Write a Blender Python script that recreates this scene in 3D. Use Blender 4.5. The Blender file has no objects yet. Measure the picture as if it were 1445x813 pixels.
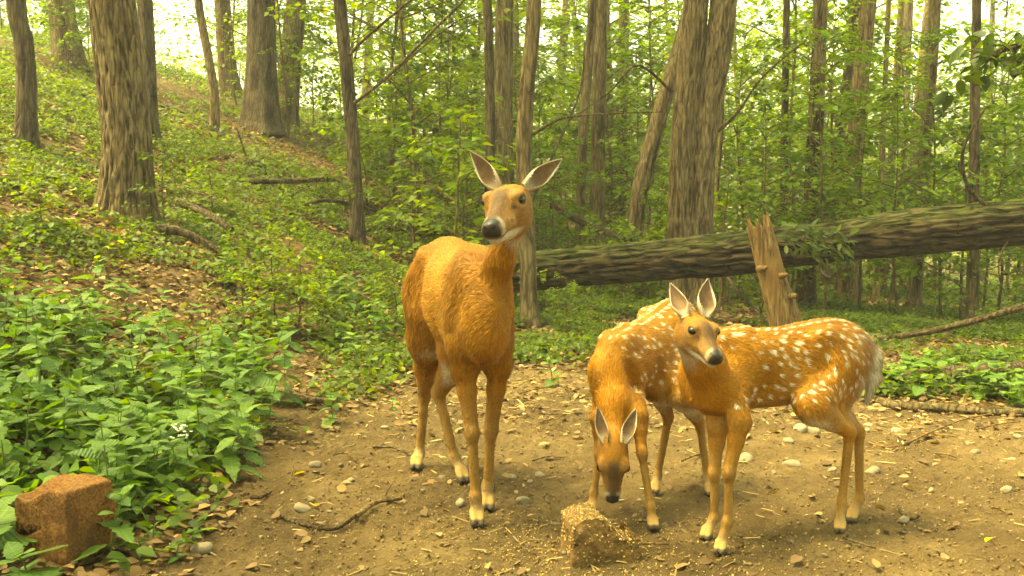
import bpy, math, random
import numpy as np
from mathutils import Vector, Matrix

random.seed(7)
RNG = np.random.default_rng(7)
SC = bpy.context.scene
COL = SC.collection
R = math.radians

# ------------------------------------------------------------------ camera
CAM_Z, PITCH, FOC, PW, PH = 1.05, R(4.82), 1500.0, 1445.0, 813.0
cam_data = bpy.data.cameras.new('camera')
cam_data.sensor_fit = 'HORIZONTAL'
cam_data.sensor_width = 36.0
cam_data.lens = 36.0 * FOC / PW
cam_data.clip_start = 0.05
cam_data.clip_end = 1000.0
cam = bpy.data.objects.new('camera', cam_data)
cam.location = (0, 0, CAM_Z)
cam.rotation_euler = (math.pi / 2 - PITCH, 0, 0)
COL.objects.link(cam)
SC.camera = cam

# ------------------------------------------------------------------ sky, sun, exposure
SUN_ELEV, SUN_AZ = R(64), R(274)          # azimuth clockwise from +Y (north): the sun stands high to the side of the camera, veiled by thin cloud
world = bpy.data.worlds.new('World')
SC.world = world
world.use_nodes = True
wn = world.node_tree
sky = wn.nodes.new('ShaderNodeTexSky')
sky.sky_type = 'NISHITA'
sky.sun_disc = False
sky.sun_elevation = SUN_ELEV
sky.sun_rotation = SUN_AZ
sky.air_density = 1.0
sky.dust_density = 7.0
bg = wn.nodes['Background']
bg.inputs['Strength'].default_value = 0.15
wn.links.new(sky.outputs['Color'], bg.inputs['Color'])

sun_data = bpy.data.lights.new('sun', 'SUN')
sun_data.energy = 1.4
sun_data.angle = R(16)
sun_data.color = (1.0, 0.91, 0.70)
sun = bpy.data.objects.new('sun', sun_data)
sd = Vector((math.sin(SUN_AZ) * math.cos(SUN_ELEV), math.cos(SUN_AZ) * math.cos(SUN_ELEV), math.sin(SUN_ELEV)))
sun.rotation_euler = sd.to_track_quat('Z', 'Y').to_euler()
sun.location = sd * 30
COL.objects.link(sun)

vs = SC.view_settings
vs.view_transform = 'Standard'
vs.look = 'None'
vs.gamma = 1.0
vs.use_curve_mapping = False
vs.exposure = 3.0
vs.use_white_balance = True
vs.white_balance_temperature = 11500
vs.white_balance_tint = -18
SC.render.engine = 'CYCLES'
SC.cycles.use_denoising = True
SC.cycles.max_bounces = 8
SC.cycles.diffuse_bounces = 4
SC.cycles.transmission_bounces = 5
SC.cycles.volume_bounces = 0

# ------------------------------------------------------------------ helpers
CT, ST = math.cos(PITCH), math.sin(PITCH)


def at(px, py, d):
    """a photograph position and a distance in metres ahead -> a point in the place"""
    u, v = (px - PW / 2) / FOC, (PH / 2 - py) / FOC
    dy = CT + v * ST
    k = d / dy
    return np.array([u * k, d, CAM_Z + (-ST + v * CT) * k])


def smooth01(x):
    x = np.clip(x, 0, 1)
    return x * x * (3 - 2 * x)


_PERM = np.random.default_rng(3).random((64, 64, 64)).astype(np.float32)


def vnoise(p):
    """smooth value noise 0..1 at points p (n,3)"""
    p = np.asarray(p, dtype=np.float64)
    i = np.floor(p).astype(np.int64)
    f = p - i
    f = f * f * (3 - 2 * f)
    i &= 63
    j = (i + 1) & 63
    x0, y0, z0 = i.T
    x1, y1, z1 = j.T
    fx, fy, fz = f.T
    c = _PERM
    a = c[x0, y0, z0] * (1 - fx) + c[x1, y0, z0] * fx
    b = c[x0, y1, z0] * (1 - fx) + c[x1, y1, z0] * fx
    e = c[x0, y0, z1] * (1 - fx) + c[x1, y0, z1] * fx
    g = c[x0, y1, z1] * (1 - fx) + c[x1, y1, z1] * fx
    return (a * (1 - fy) + b * fy) * (1 - fz) + (e * (1 - fy) + g * fy) * fz


def fbm(p, octaves=3):
    p = np.asarray(p, dtype=np.float64)
    s, a, t = 0, 1.0, 0
    for k in range(octaves):
        s = s + a * vnoise(p * (2 ** k) + 17.3 * k)
        t += a
        a *= 0.5
    return s / t


def unit(v):
    v = np.asarray(v, dtype=np.float64)
    return v / np.maximum(np.linalg.norm(v, axis=-1, keepdims=True), 1e-9)


def new_mesh(name, verts, faces, mats=(), smooth=True, col=None, attrs=None, mat_idx=None):
    """faces: an (n,k) array, or a list of such arrays"""
    me = bpy.data.meshes.new(name)
    verts = np.ascontiguousarray(verts, dtype=np.float32)
    if isinstance(faces, np.ndarray):
        faces = [faces]
    loops = np.concatenate([f.ravel() for f in faces]).astype(np.int32)
    tot = np.concatenate([np.full(len(f), f.shape[1], np.int32) for f in faces])
    start = np.concatenate([[0], np.cumsum(tot)[:-1]]).astype(np.int32)
    me.vertices.add(len(verts))
    me.vertices.foreach_set('co', verts.ravel())
    me.loops.add(len(loops))
    me.loops.foreach_set('vertex_index', loops)
    me.polygons.add(len(tot))
    me.polygons.foreach_set('loop_start', start)
    me.polygons.foreach_set('loop_total', tot)
    if mat_idx is not None:
        me.polygons.foreach_set('material_index', np.ascontiguousarray(mat_idx, dtype=np.int32))
    me.update(calc_edges=True)
    me.polygons.foreach_set('use_smooth', np.full(len(tot), bool(smooth)))
    if col is not None:
        c = np.ones((len(verts), 4), np.float32)
        c[:, :3] = col
        a = me.color_attributes.new('Col', 'FLOAT_COLOR', 'POINT')
        a.data.foreach_set('color', c.ravel())
    for k, v in (attrs or {}).items():
        a = me.attributes.new(k, 'FLOAT', 'POINT')
        a.data.foreach_set('value', np.ascontiguousarray(v, dtype=np.float32))
    for m in mats:
        me.materials.append(m)
    return me


def link(name, me, parent=None, loc=None, rot=None, scale=None):
    o = bpy.data.objects.new(name, me)
    COL.objects.link(o)
    if parent is not None:
        o.parent = parent
    if loc is not None:
        o.location = tuple(float(x) for x in loc)
    if rot is not None:
        o.rotation_euler = rot
    if scale is not None:
        o.scale = scale if hasattr(scale, '__len__') else (scale,) * 3
    return o


def tag(o, label=None, cat=None, group=None, kind=None):
    if label:
        o['label'] = label
    if cat:
        o['category'] = cat
    if group:
        o['group'] = group
    if kind:
        o['kind'] = kind
    return o


def empty(name, loc, rz=0.0):
    o = bpy.data.objects.new(name, None)
    o.empty_display_size = 0.1
    COL.objects.link(o)
    o.location = tuple(float(x) for x in loc)
    o.rotation_euler = (0, 0, rz)
    return o


def copy_tree(o, parent=None, kids=None):
    c = o.copy()
    COL.objects.link(c)
    c.parent = parent
    for ch in list(o.children if kids is None else kids):
        copy_tree(ch, c)
    return c


# ------------------------------------------------------------------ materials
class NT:
    """small helper to write node materials"""

    def __init__(self, name):
        self.m = bpy.data.materials.new(name)
        self.m.use_nodes = True
        self.t = self.m.node_tree
        self.b = self.t.nodes['Principled BSDF']
        self.out = self.t.nodes['Material Output']

    def n(self, typ, **kw):
        nd = self.t.nodes.new(typ)
        for k, v in kw.items():
            setattr(nd, k, v)
        return nd

    def l(self, a, b):
        self.t.links.new(a, b)

    def attr(self, name, out='Color'):
        return self.n('ShaderNodeAttribute', attribute_name=name).outputs[out]

    def coord(self, which='Object', scale=(1, 1, 1)):
        tc = self.n('ShaderNodeTexCoord')
        mp = self.n('ShaderNodeMapping')
        mp.inputs['Scale'].default_value = scale
        self.l(tc.outputs[which], mp.inputs['Vector'])
        return mp.outputs['Vector']

    def noise(self, vec, scale, detail=4, rough=0.6, dist=0.0):
        nd = self.n('ShaderNodeTexNoise')
        nd.inputs['Scale'].default_value = scale
        nd.inputs['Detail'].default_value = detail
        nd.inputs['Roughness'].default_value = rough
        nd.inputs['Distortion'].default_value = dist
        if vec is not None:
            self.l(vec, nd.inputs['Vector'])
        return nd.outputs['Fac']

    def ramp(self, fac, stops):
        nd = self.n('ShaderNodeValToRGB')
        els = nd.color_ramp.elements
        while len(els) < len(stops):
            els.new(0.5)
        for e, (p, c) in zip(els, stops):
            e.position = p
            e.color = tuple(c) + (1,) if len(c) == 3 else c
        self.l(fac, nd.inputs['Fac'])
        return nd.outputs['Color']

    def mix(self, fac, a, b, mode='MIX'):
        nd = self.n('ShaderNodeMix', data_type='RGBA', blend_type=mode)
        for s, v in ((nd.inputs[0], fac), (nd.inputs[6], a), (nd.inputs[7], b)):
            if hasattr(v, 'links'):
                self.l(v, s)
            elif isinstance(v, (int, float)):
                s.default_value = v
            else:
                s.default_value = tuple(v) + (1,)
        return nd.outputs[2]

    def math(self, op, a, b=0.0):
        nd = self.n('ShaderNodeMath', operation=op)
        for s, v in ((nd.inputs[0], a), (nd.inputs[1], b)):
            if hasattr(v, 'links'):
                self.l(v, s)
            else:
                s.default_value = v
        return nd.outputs[0]

    def bump(self, height, strength=0.5, dist=0.02):
        nd = self.n('ShaderNodeBump')
        nd.inputs['Strength'].default_value = strength
        nd.inputs['Distance'].default_value = dist
        self.l(height, nd.inputs['Height'])
        self.l(nd.outputs['Normal'], self.b.inputs['Normal'])
        return nd

    def done(self, color=None, rough=0.85, spec=0.25):
        if color is not None:
            if hasattr(color, 'links'):
                self.l(color, self.b.inputs['Base Color'])
            else:
                self.b.inputs['Base Color'].default_value = tuple(color) + (1,)
        if hasattr(rough, 'links'):
            self.l(rough, self.b.inputs['Roughness'])
        else:
            self.b.inputs['Roughness'].default_value = rough
        self.b.inputs['Specular IOR Level'].default_value = spec
        return self.m

# ------------------------------------------------------------------ the lie of the land
def softplus(x, w):
    return w * np.logaddexp(0, np.asarray(x, float) / w)


def height(X, Y, fine=True):
    X, Y = np.asarray(X, float), np.asarray(Y, float)
    u = -0.352 * X + 0.102 * Y - 0.92
    hill = softplus(u, 0.12)
    cap = 3.3 + 0.30 * softplus(-X - 8.0, 1.0) + 0.02 * Y
    hill = cap - softplus(cap - hill, 0.35)
    drop = 0.10 * softplus(0.6 * X + 0.35 * Y - 4.4, 0.7)
    z = hill - 2.4 * np.tanh(drop / 2.4)
    p = np.stack([X.ravel(), Y.ravel(), np.zeros(X.size)], 1)
    up = smooth01(hill / 0.5).ravel()
    n = (fbm(p * 0.55, 3) - 0.5) * (0.05 + 0.30 * up) * smooth01((np.hypot(p[:, 0] - .3, p[:, 1] - 3.5) - 1.6) / 2.0)
    if fine:
        n = n + (fbm(p * 7.0, 3) - 0.5) * (0.026 + 0.05 * up)
        n = n + (np.abs(fbm(p * 24.0 + 9, 3) - 0.5) - 0.07) * 0.060
    return z + n.reshape(X.shape)


def dirt_mask(X, Y):
    """1 on the trampled bare soil, 0 on the forest floor"""
    X, Y = np.asarray(X, float), np.asarray(Y, float)
    p = np.stack([X.ravel(), Y.ravel(), np.full(X.size, 3.3)], 1)
    w = ((fbm(p * 1.3, 3) - .5) * 1.1 + (fbm(p * 6, 2) - .5) * .35).reshape(X.shape)
    edge_l = np.interp(Y, [0, 2.8, 3.6, 4.3, 5.0, 6.2, 7.5], [-1.9, -1.12, -1.02, -1.05, -0.95, -0.35, 0.3])
    far = np.interp(X, [-1.2, 0.2, 0.9, 1.6, 2.4, 6], [6.3, 6.5, 6.2, 5.65, 5.25, 4.9])
    d = np.minimum((X - edge_l) * 1.0, (far - Y) * 0.8) + w * 0.5
    track = 0.16 - np.abs(X + 1.15 + (Y - 5.0) * 0.18 + w * .5)           # the worn track up the bank
    track = np.where((Y > 4.4) & (Y < 9.5), track * 1.2, -1)
    return smooth01(np.maximum(d, track) / 0.30 + 0.4)


def axis(lo, a, b, hi, step, grow):
    mid = list(np.arange(a, b, step))
    out, s, x = [], step, b
    while x < hi:
        out.append(x)
        s *= grow
        x += s
    out.append(hi)
    pre, s, x = [], step, a
    while True:
        s *= grow
        x -= s
        if x <= lo:
            break
        pre.append(x)
    pre.append(lo)
    return np.array(pre[::-1] + mid + out)


def build_ground():
    xs = axis(-110, -2.3, 2.7, 110, 0.0135, 1.045)
    ys = axis(-25, 2.55, 6.2, 230, 0.0135, 1.035)
    X, Y = np.meshgrid(xs, ys, indexing='ij')
    Z = height(X, Y)
    nx, ny = X.shape
    V = np.stack([X, Y, Z], -1).reshape(-1, 3)
    i = np.arange(nx * ny).reshape(nx, ny)
    F = np.stack([i[:-1, :-1], i[1:, :-1], i[1:, 1:], i[:-1, 1:]], -1).reshape(-1, 4)
    t = NT('forest_floor')
    dm = t.attr('dirt', 'Fac')
    co = t.coord('Object')
    n1 = t.noise(co, 2.2, 6, 0.62)
    n2 = t.noise(co, 38, 5, 0.7)
    n3 = t.noise(co, 160, 4, 0.7)
    soil = t.ramp(n1, [(0.28, (0.125, 0.078, 0.034)), (0.5, (0.225, 0.148, 0.066)), (0.72, (0.37, 0.250, 0.112))])
    n0 = t.noise(co, 0.9, 5, 0.6, 0.6)
    soil = t.mix(t.math('MULTIPLY', t.ramp(n0, [(0.44, (0, 0, 0)), (0.60, (1, 1, 1))]), 0.45), soil, (0.075, 0.048, 0.024))
    soil = t.mix(t.math('MULTIPLY', n2, 0.75), soil, (0.045, 0.028, 0.012))
    vo = t.n('ShaderNodeTexVoronoi')
    vo.inputs['Scale'].default_value = 70
    t.l(co, vo.inputs['Vector'])
    fleck = t.ramp(n3, [(0.60, (0, 0, 0)), (0.72, (1, 1, 1))])
    soil = t.mix(t.math('MULTIPLY', fleck, 0.5), soil, (0.34, 0.25, 0.12))
    vl = t.n('ShaderNodeTexVoronoi')
    vl.inputs['Scale'].default_value = 26
    t.l(co, vl.inputs['Vector'])
    sx = t.n('ShaderNodeSeparateColor')
    t.l(vl.outputs['Color'], sx.inputs[0])
    lit = t.ramp(sx.outputs[0], [(0.0, (0.050, 0.030, 0.013)), (0.4, (0.115, 0.068, 0.028)), (0.7, (0.19, 0.115, 0.05)), (1.0, (0.30, 0.20, 0.10))])
    lit = t.mix(t.math('MULTIPLY', n2, 0.8), lit, (0.045, 0.034, 0.014))
    col = t.mix(dm, lit, soil)
    hgt = t.math('ADD', t.math('MULTIPLY', n2, 0.8), t.math('MULTIPLY', n3, 0.5))
    t.bump(hgt, 1.0, 0.022)
    mat = t.done(col, 0.95, 0.12)
    me = new_mesh('ground', V, F, [mat], True, None, {'dirt': dirt_mask(X, Y).ravel()})
    o = link('ground', me)
    tag(o, 'bare trampled brown soil in front, rising to a leaf-strewn wooded bank', 'ground', kind='structure')


build_ground()


def ground_at(px, py, lo=1.5, hi=60):
    """where the line of sight through (px,py) meets the land"""
    a, b = at(px, py, 1.0), at(px, py, 2.0)
    d = b - a
    prev = lo
    for t in np.geomspace(lo, hi, 160):
        p = a + d * (t - 1)
        if p[2] <= float(height(np.array([p[0]]), np.array([p[1]]), False)[0]):
            break
        prev = t
    p = a + d * ((prev + t) / 2 - 1)
    p[2] = float(height(np.array([p[0]]), np.array([p[1]]))[0])
    return p


def on_ground(px, d, fine=True):
    """the point of the land at distance d in the direction of column px"""
    x = (px - PW / 2) / FOC * d
    return np.array([x, d, float(height(np.array([x]), np.array([d]), fine)[0])])

# ------------------------------------------------------------------ bark, leaves, trees
def bark_material(name, dark, mid, light, moss=0.0, scale=1.0, stretch=(1, 1, 0.17)):
    t = NT(name)
    oi = t.n('ShaderNodeObjectInfo')
    co = t.coord('Object', stretch)
    wob = t.n('ShaderNodeTexNoise')
    wob.inputs['Scale'].default_value = 22 * scale
    t.l(co, wob.inputs['Vector'])
    va = t.n('ShaderNodeVectorMath', operation='MULTIPLY_ADD')
    t.l(wob.outputs['Color'], va.inputs[0])
    va.inputs[1].default_value = (0.045 / scale,) * 3
    t.l(co, va.inputs[2])
    vo = t.n('ShaderNodeTexVoronoi', feature='DISTANCE_TO_EDGE')
    vo.inputs['Scale'].default_value = 30 * scale
    t.l(va.outputs[0], vo.inputs['Vector'])
    crack = t.ramp(vo.outputs['Distance'], [(0.0, (0, 0, 0)), (0.22, (1, 1, 1))])
    n0 = t.noise(co, 110 * scale, 5, 0.75)
    n1 = t.math('ADD', t.math('MULTIPLY', crack, 0.42), t.math('MULTIPLY', n0, 0.62))
    n2 = t.noise(t.coord('Object'), 2.3, 4, 0.6)
    rg = t.attr('ridge', 'Fac')
    v = t.math('ADD', t.math('MULTIPLY', rg, 0.45), t.math('MULTIPLY', n1, 0.75))
    c = t.ramp(v, [(0.40, dark), (0.66, mid), (0.98, light)])
    c = t.mix(t.math('MULTIPLY', n2, 0.45), c, dark)
    tint = t.ramp(oi.outputs['Random'], [(0.0, (0.80, 0.78, 0.74)), (0.5, (1.0, 1.0, 1.0)), (1.0, (1.15, 1.08, 0.96))])
    c = t.mix(1.0, c, tint, 'MULTIPLY')
    # lichen and algae blotches
    n4 = t.noise(t.coord('Object'), 7.0, 5, 0.7)
    c = t.mix(t.math('MULTIPLY', t.ramp(n4, [(0.52, (0, 0, 0)), (0.68, (1, 1, 1))]), 0.30), c, (0.16, 0.16, 0.07))
    if moss:
        m = t.attr('moss', 'Fac')
        n5 = t.noise(t.coord('Object'), 9.0, 5, 0.7)
        mm = t.math('MULTIPLY', m, t.ramp(n5, [(0.34, (0, 0, 0)), (0.56, (1, 1, 1))]))
        c = t.mix(t.math('MULTIPLY', mm, moss), c, t.ramp(n1, [(0.3, (0.035, 0.055, 0.010)), (0.7, (0.12, 0.15, 0.030))]))
    t.bump(v, 1.0, 0.03)
    return t.done(c, 0.92, 0.15)


M_BARK = bark_material('tree_bark', (0.055, 0.037, 0.019), (0.175, 0.120, 0.058), (0.35, 0.255, 0.130))
M_BARK_DK = bark_material('dark_bark', (0.032, 0.023, 0.014), (0.095, 0.068, 0.037), (0.21, 0.152, 0.085))
M_LOG = bark_material('mossy_log_bark', (0.012, 0.008, 0.005), (0.050, 0.032, 0.016), (0.14, 0.095, 0.050), moss=0.5, scale=0.5, stretch=(0.2, 1, 1))


def leaf_material(name, trans=0.50, tint_lo=(0.78, 0.80, 0.75), tint_hi=(1.22, 1.15, 1.1), rough=0.5, fixed=None):
    t = NT(name)
    oi = t.n('ShaderNodeObjectInfo')
    base = t.attr('Col') if fixed is None else None
    tint = t.ramp(oi.outputs['Random'], [(0, tint_lo), (1, tint_hi)])
    if fixed is not None:
        base = t.ramp(t.noise(t.coord('Object'), 14, 3), [(0.3, fixed[0]), (0.7, fixed[1])])
    c = t.mix(1.0, base, tint, 'MULTIPLY')
    t.done(c, rough, 0.35)
    tr = t.n('ShaderNodeBsdfTranslucent')
    c2 = t.mix(1.0, c, (1.65, 1.55, 0.50), 'MULTIPLY')
    t.l(c2, tr.inputs['Color'])
    mx = t.n('ShaderNodeMixShader')
    mx.inputs[0].default_value = trans
    t.l(t.b.outputs[0], mx.inputs[1])
    t.l(tr.outputs[0], mx.inputs[2])
    t.l(mx.outputs[0], t.out.inputs['Surface'])
    return t.m


M_LEAF = leaf_material('tree_leaf')

LEAF2_V = np.array([(0, 0, 0), (0.45, 0.40, 0.10), (1, 0, -0.10), (0.45, -0.40, 0.10)])
LEAF2_F = np.array([(0, 2, 1), (0, 3, 2)])
LEAF6_V = np.array([(0, 0, 0), (0.42, 0, -0.02), (1, 0, -0.16), (0.18, 0.30, 0.05), (0.58, 0.34, 0.03), (0.18, -0.30, 0.05), (0.58, -0.34, 0.03)])
LEAF6_F = np.array([(0, 1, 3), (1, 4, 3), (1, 2, 4), (0, 5, 1), (1, 5, 6), (1, 6, 2)])


def leaves(P, D, Nn, S, C, width=1.0, six=False):
    """many leaves: base points, directions, normals, sizes, colours -> verts, tris, colours"""
    TV, TF = (LEAF6_V, LEAF6_F) if six else (LEAF2_V, LEAF2_F)
    D = unit(D)
    Sd = unit(np.cross(Nn, D))
    N2 = np.cross(D, Sd)
    V = P[:, None] + (TV[None, :, 0:1] * D[:, None] + TV[None, :, 1:2] * Sd[:, None] * width + TV[None, :, 2:3] * N2[:, None]) * S[:, None, None]
    F = np.arange(len(P))[:, None, None] * len(TV) + TF[None]
    return V.reshape(-1, 3), F.reshape(-1, 3), np.repeat(C, len(TV), 0)


def leaf_colors(n, rs, base=(0.110, 0.182, 0.020), var=0.35):
    b = np.asarray(base)
    v = np.exp(rs.normal(0, var, (n, 1)))
    y = rs.random((n, 1))
    c = b * v * (1 + np.concatenate([0.55 * y - .15, 0.22 * y - .05, -0.2 * y], 1))
    return np.clip(c, 0.004, 0.35)


def tube(pts, rad, n=8, close=True):
    pts, rad = np.asarray(pts, float), np.asarray(rad, float)
    m = len(pts)
    tg = unit(np.gradient(pts, axis=0))
    ref = np.array((0.0, 0, 1)) if abs(tg[0, 2]) < 0.8 else np.array((1.0, 0, 0))
    a = unit(np.cross(tg, ref))
    b = np.cross(tg, a)
    th = np.arange(n) / n * 2 * math.pi
    V = pts[:, None] + rad[:, None, None] * (np.cos(th)[None, :, None] * a[:, None] + np.sin(th)[None, :, None] * b[:, None])
    V = V.reshape(-1, 3)
    i = np.arange(m * n).reshape(m, n)
    F = np.stack([i[:-1], np.roll(i[:-1], -1, 1), np.roll(i[1:], -1, 1), i[1:]], -1).reshape(-1, 4)
    if close:
        V = np.concatenate([V, pts[[0]] - tg[[0]] * rad[0] * .1, pts[[-1]] + tg[[-1]] * rad[-1] * .1])
        c0, c1 = m * n, m * n + 1
        j = np.arange(n)
        caps = np.concatenate([np.stack([np.full(n, c0), (j + 1) % n, j], 1),
                               np.stack([np.full(n, c1), (m - 1) * n + j, (m - 1) * n + (j + 1) % n], 1)])
        return V, [F, caps]
    return V, [F]


def join(parts):
    """[(V, faces)] -> V, [quads, tris]"""
    Vs, q, t, o = [], [], [], 0
    for V, F in parts:
        Vs.append(V)
        for f in (F if isinstance(F, list) else [F]):
            (q if f.shape[1] == 4 else t).append(f + o)
        o += len(V)
    out = []
    if q:
        out.append(np.concatenate(q))
    if t:
        out.append(np.concatenate(t))
    return np.concatenate(Vs), out


def spline(ctrl, n):
    ctrl = np.asarray(ctrl, float)
    t = np.linspace(0, len(ctrl) - 1, n)
    i = np.clip(t.astype(int), 0, len(ctrl) - 2)
    f = (t - i)[:, None]
    p0, p1, p2, p3 = ctrl[np.maximum(i - 1, 0)], ctrl[i], ctrl[i + 1], ctrl[np.minimum(i + 2, len(ctrl) - 1)]
    return 0.5 * (2 * p1 + (p2 - p0) * f + (2 * p0 - 5 * p1 + 4 * p2 - p3) * f ** 2 + (3 * p1 - p0 - 3 * p2 + p3) * f ** 3)


def trunk_mesh(name, line, rad, nseg, amp, mat, seed=0, freq=26.0, moss_axis=None, flare=0.0, axial=0.17):
    """a bark-covered stem along a line of points; the bark's ridges and furrows are real relief"""
    line = np.asarray(line, float)
    m = len(line)
    tg = unit(np.gradient(line, axis=0))
    ref = np.array((0.0, 1, 0)) if abs(tg[0, 1]) < .8 else np.array((0, 0, 1.0))
    a = unit(np.cross(tg, ref))
    b = np.cross(tg, a)
    L = np.concatenate([[0], np.cumsum(np.linalg.norm(np.diff(line, axis=0), axis=1))])
    th = np.arange(nseg) / nseg * 2 * math.pi
    TH, LL = np.meshgrid(th, L)
    rr = np.asarray(rad, float)[:, None] * np.ones_like(TH)
    R0 = float(np.mean(rad))
    p = np.stack([np.cos(TH) * R0 * freq, np.sin(TH) * R0 * freq, LL * freq * axial], -1).reshape(-1, 3) + seed * 7.7
    wob = (fbm(np.stack([p[:, 0] * .25, p[:, 1] * .25, p[:, 2] * .5], 1), 2) - .5) * 0.6
    p[:, 0] += wob
    r = 1 - np.abs(fbm(p, 2) - .5) * 3.2
    r = np.clip(r, 0, 1).reshape(TH.shape)
    low = fbm(np.stack([np.cos(TH) * 1.3, np.sin(TH) * 1.3, LL * 0.9], -1).reshape(-1, 3) + seed, 2).reshape(TH.shape) - .5
    rr = rr * (1 + 0.16 * low) + (r - .75) * amp
    if flare:
        fl = np.exp(-LL / flare) * (0.45 + 0.75 * fbm(np.stack([np.cos(TH) * 1.6, np.sin(TH) * 1.6, LL * 0], -1).reshape(-1, 3) + seed + 3, 2).reshape(TH.shape))
        rr = rr * (1 + fl * 0.8)
    V = line[:, None] + rr[..., None] * (np.cos(TH)[..., None] * a[:, None] + np.sin(TH)[..., None] * b[:, None])
    i = np.arange(m * nseg).reshape(m, nseg)
    F = np.stack([i[:-1], np.roll(i[:-1], -1, 1), np.roll(i[1:], -1, 1), i[1:]], -1).reshape(-1, 4)
    V = V.reshape(-1, 3)
    c = len(V)
    V = np.concatenate([V, line[[0]], line[[-1]]])
    j = np.arange(nseg)
    caps = np.concatenate([np.stack([np.full(nseg, c), (j + 1) % nseg, j], 1),
                           np.stack([np.full(nseg, c + 1), (m - 1) * nseg + j, (m - 1) * nseg + (j + 1) % nseg], 1)])
    at_ = {'ridge': np.concatenate([r.ravel(), [.3, .3]])}
    if moss_axis is not None:
        up = (np.cos(TH)[..., None] * a[:, None] + np.sin(TH)[..., None] * b[:, None])[..., 2]
        at_['moss'] = np.concatenate([smooth01((up - 0.05) / 0.8).ravel(), [0, 0]])
    return new_mesh(name, V, [F, caps], [mat], True, None, at_)


def crown_mesh(name, seed, rx, rz, nclump, nleaf, size, base=(0.110, 0.182, 0.020)):
    """foliage in flattened sprays spread through a crown, with gaps between them, and the limbs that carry them"""
    rs = np.random.default_rng(seed)
    d = unit(rs.normal(0, 1, (nclump, 3)))
    c = d * (rs.random((nclump, 1)) ** 0.45) * np.array((rx, rx, rz))
    n = nclump * nleaf
    cc = np.repeat(c, nleaf, 0)
    sp = np.repeat(0.35 + .5 * rs.random(nclump), nleaf)[:, None]
    P = cc + rs.normal(0, 1, (n, 3)) * sp * np.array((1, 1, 0.28))
    Nn = unit(rs.normal(0, 0.45, (n, 3)) + (0, 0, 1))
    D = unit(rs.normal(0, 1, (n, 3)) * (1, 1, .35) + (0, 0, -.15))
    V, F, C = leaves(P, D, Nn, size * (0.6 + .8 * rs.random(n)), leaf_colors(n, rs, base), 1.0)
    return new_mesh(name, V, F, [M_LEAF], True, C)


CROWNS = [crown_mesh('crown', 100 + i, 1.9, 2.2, 44, 16, 0.15) for i in range(3)]
SHADE_CROWNS = [crown_mesh('crown', 120 + i, 1.9, 2.2, 70, 22, 0.13) for i in range(3)]  # denser crowns for the unseen trees added as shade


def limbs_mesh(name, seed, r0, rx, rz, mat):
    rs = np.random.default_rng(seed)
    parts = []
    for i in range(9):
        az = i * 2.4 + rs.random()
        z0 = -rz * (0.9 - 1.5 * i / 9)
        d = np.array((math.cos(az), math.sin(az), 0.55 + .4 * rs.random()))
        e = np.array((0, 0, z0)) + d * rx * (0.55 + .4 * rs.random())
        mid = (np.array((0, 0, z0)) + e) / 2 + rs.normal(0, .12, 3)
        parts.append(tube(spline([(0, 0, z0), mid, e], 6), np.linspace(r0 * .45, r0 * .08, 6), 6))
    V, F = join(parts)
    return new_mesh(name, V, F, [mat], True, None, {'ridge': np.full(len(V), .6)})


LIMBS = [limbs_mesh('limb', 140 + i, 0.10, 1.9, 2.2, M_BARK) for i in range(2)]
N_TREE = 0


def tree(px, d, wpx, px_top, label, group=None, dark=False, bend=(), top=9.0, nseg=None, flare=None, stems=None, name='tree', crown=1.0, crown_z=None):
    """a standing tree: column of its foot, distance, stem width in the photograph at eye level, column at the photograph's top edge"""
    global N_TREE
    N_TREE += 1
    seed = N_TREE
    rs = np.random.default_rng(900 + seed)
    b = on_ground(px, d, False)
    b[2] -= 0.06
    root = empty(name, b)
    tag(root, label, 'tree', group)
    mat = M_BARK_DK if dark else M_BARK
    zt = at(px_top, 0, d)[2]
    todo = stems or [(px, px_top, wpx, bend)]
    for (p0, p1, w, bd) in todo:
        r = w * d / FOC / 2
        x0, x1 = (p0 - PW / 2) / FOC * d, (p1 - PW / 2) / FOC * d
        slope = (x1 - x0) / max(zt - b[2], .5)
        ctrl = [(x0, d, b[2])]
        for (bp, by) in bd:
            q = at(bp, by, d)
            ctrl.append((q[0], d + rs.normal(0, .02), q[2]))
        ctrl.append((x1, d, zt))
        h = b[2] + top
        for z in np.linspace(zt + 1.2, h, 4):
            ctrl.append((x1 + slope * (z - zt) * .5 + rs.normal(0, .06), d + rs.normal(0, .08), z))
        ns = nseg or int(np.clip(w * 1.6, 16, 72))
        step = 0.03 if ns > 60 else 0.08
        nv = int((zt + .6 - b[2]) / step)
        line = np.concatenate([spline(ctrl, 400)])
        # dense rings where the photograph looks, coarse above
        zz = line[:, 2]
        tgt = np.concatenate([np.linspace(b[2], zt + .6, max(nv, 12)), np.linspace(zt + .9, h, 14)])
        line = np.stack([np.interp(tgt, zz, line[:, k]) for k in range(3)], 1)
        hh = (line[:, 2] - b[2]) / top
        rad = r * (1.04 - 0.62 * hh)
        me = trunk_mesh('trunk', line - b, rad, ns, min(0.018, r * 0.12), mat, seed + p0 * .01, freq=ns / 26 / r, flare=(flare if flare is not None else r * 1.6))
        link('trunk', me, root)
        end = line[-1] - b
    s = crown * (0.70 + .25 * rs.random())
    cz = crown_z or top
    link('crown', CROWNS[seed % 3], root, loc=(end[0], end[1], cz), rot=(0, 0, rs.random() * 6.3), scale=(s, s, s))
    link('limbs', LIMBS[seed % 2], root, loc=(end[0], end[1], cz), rot=(0, 0, rs.random() * 6.3), scale=(s, s, s))
    return root


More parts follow.
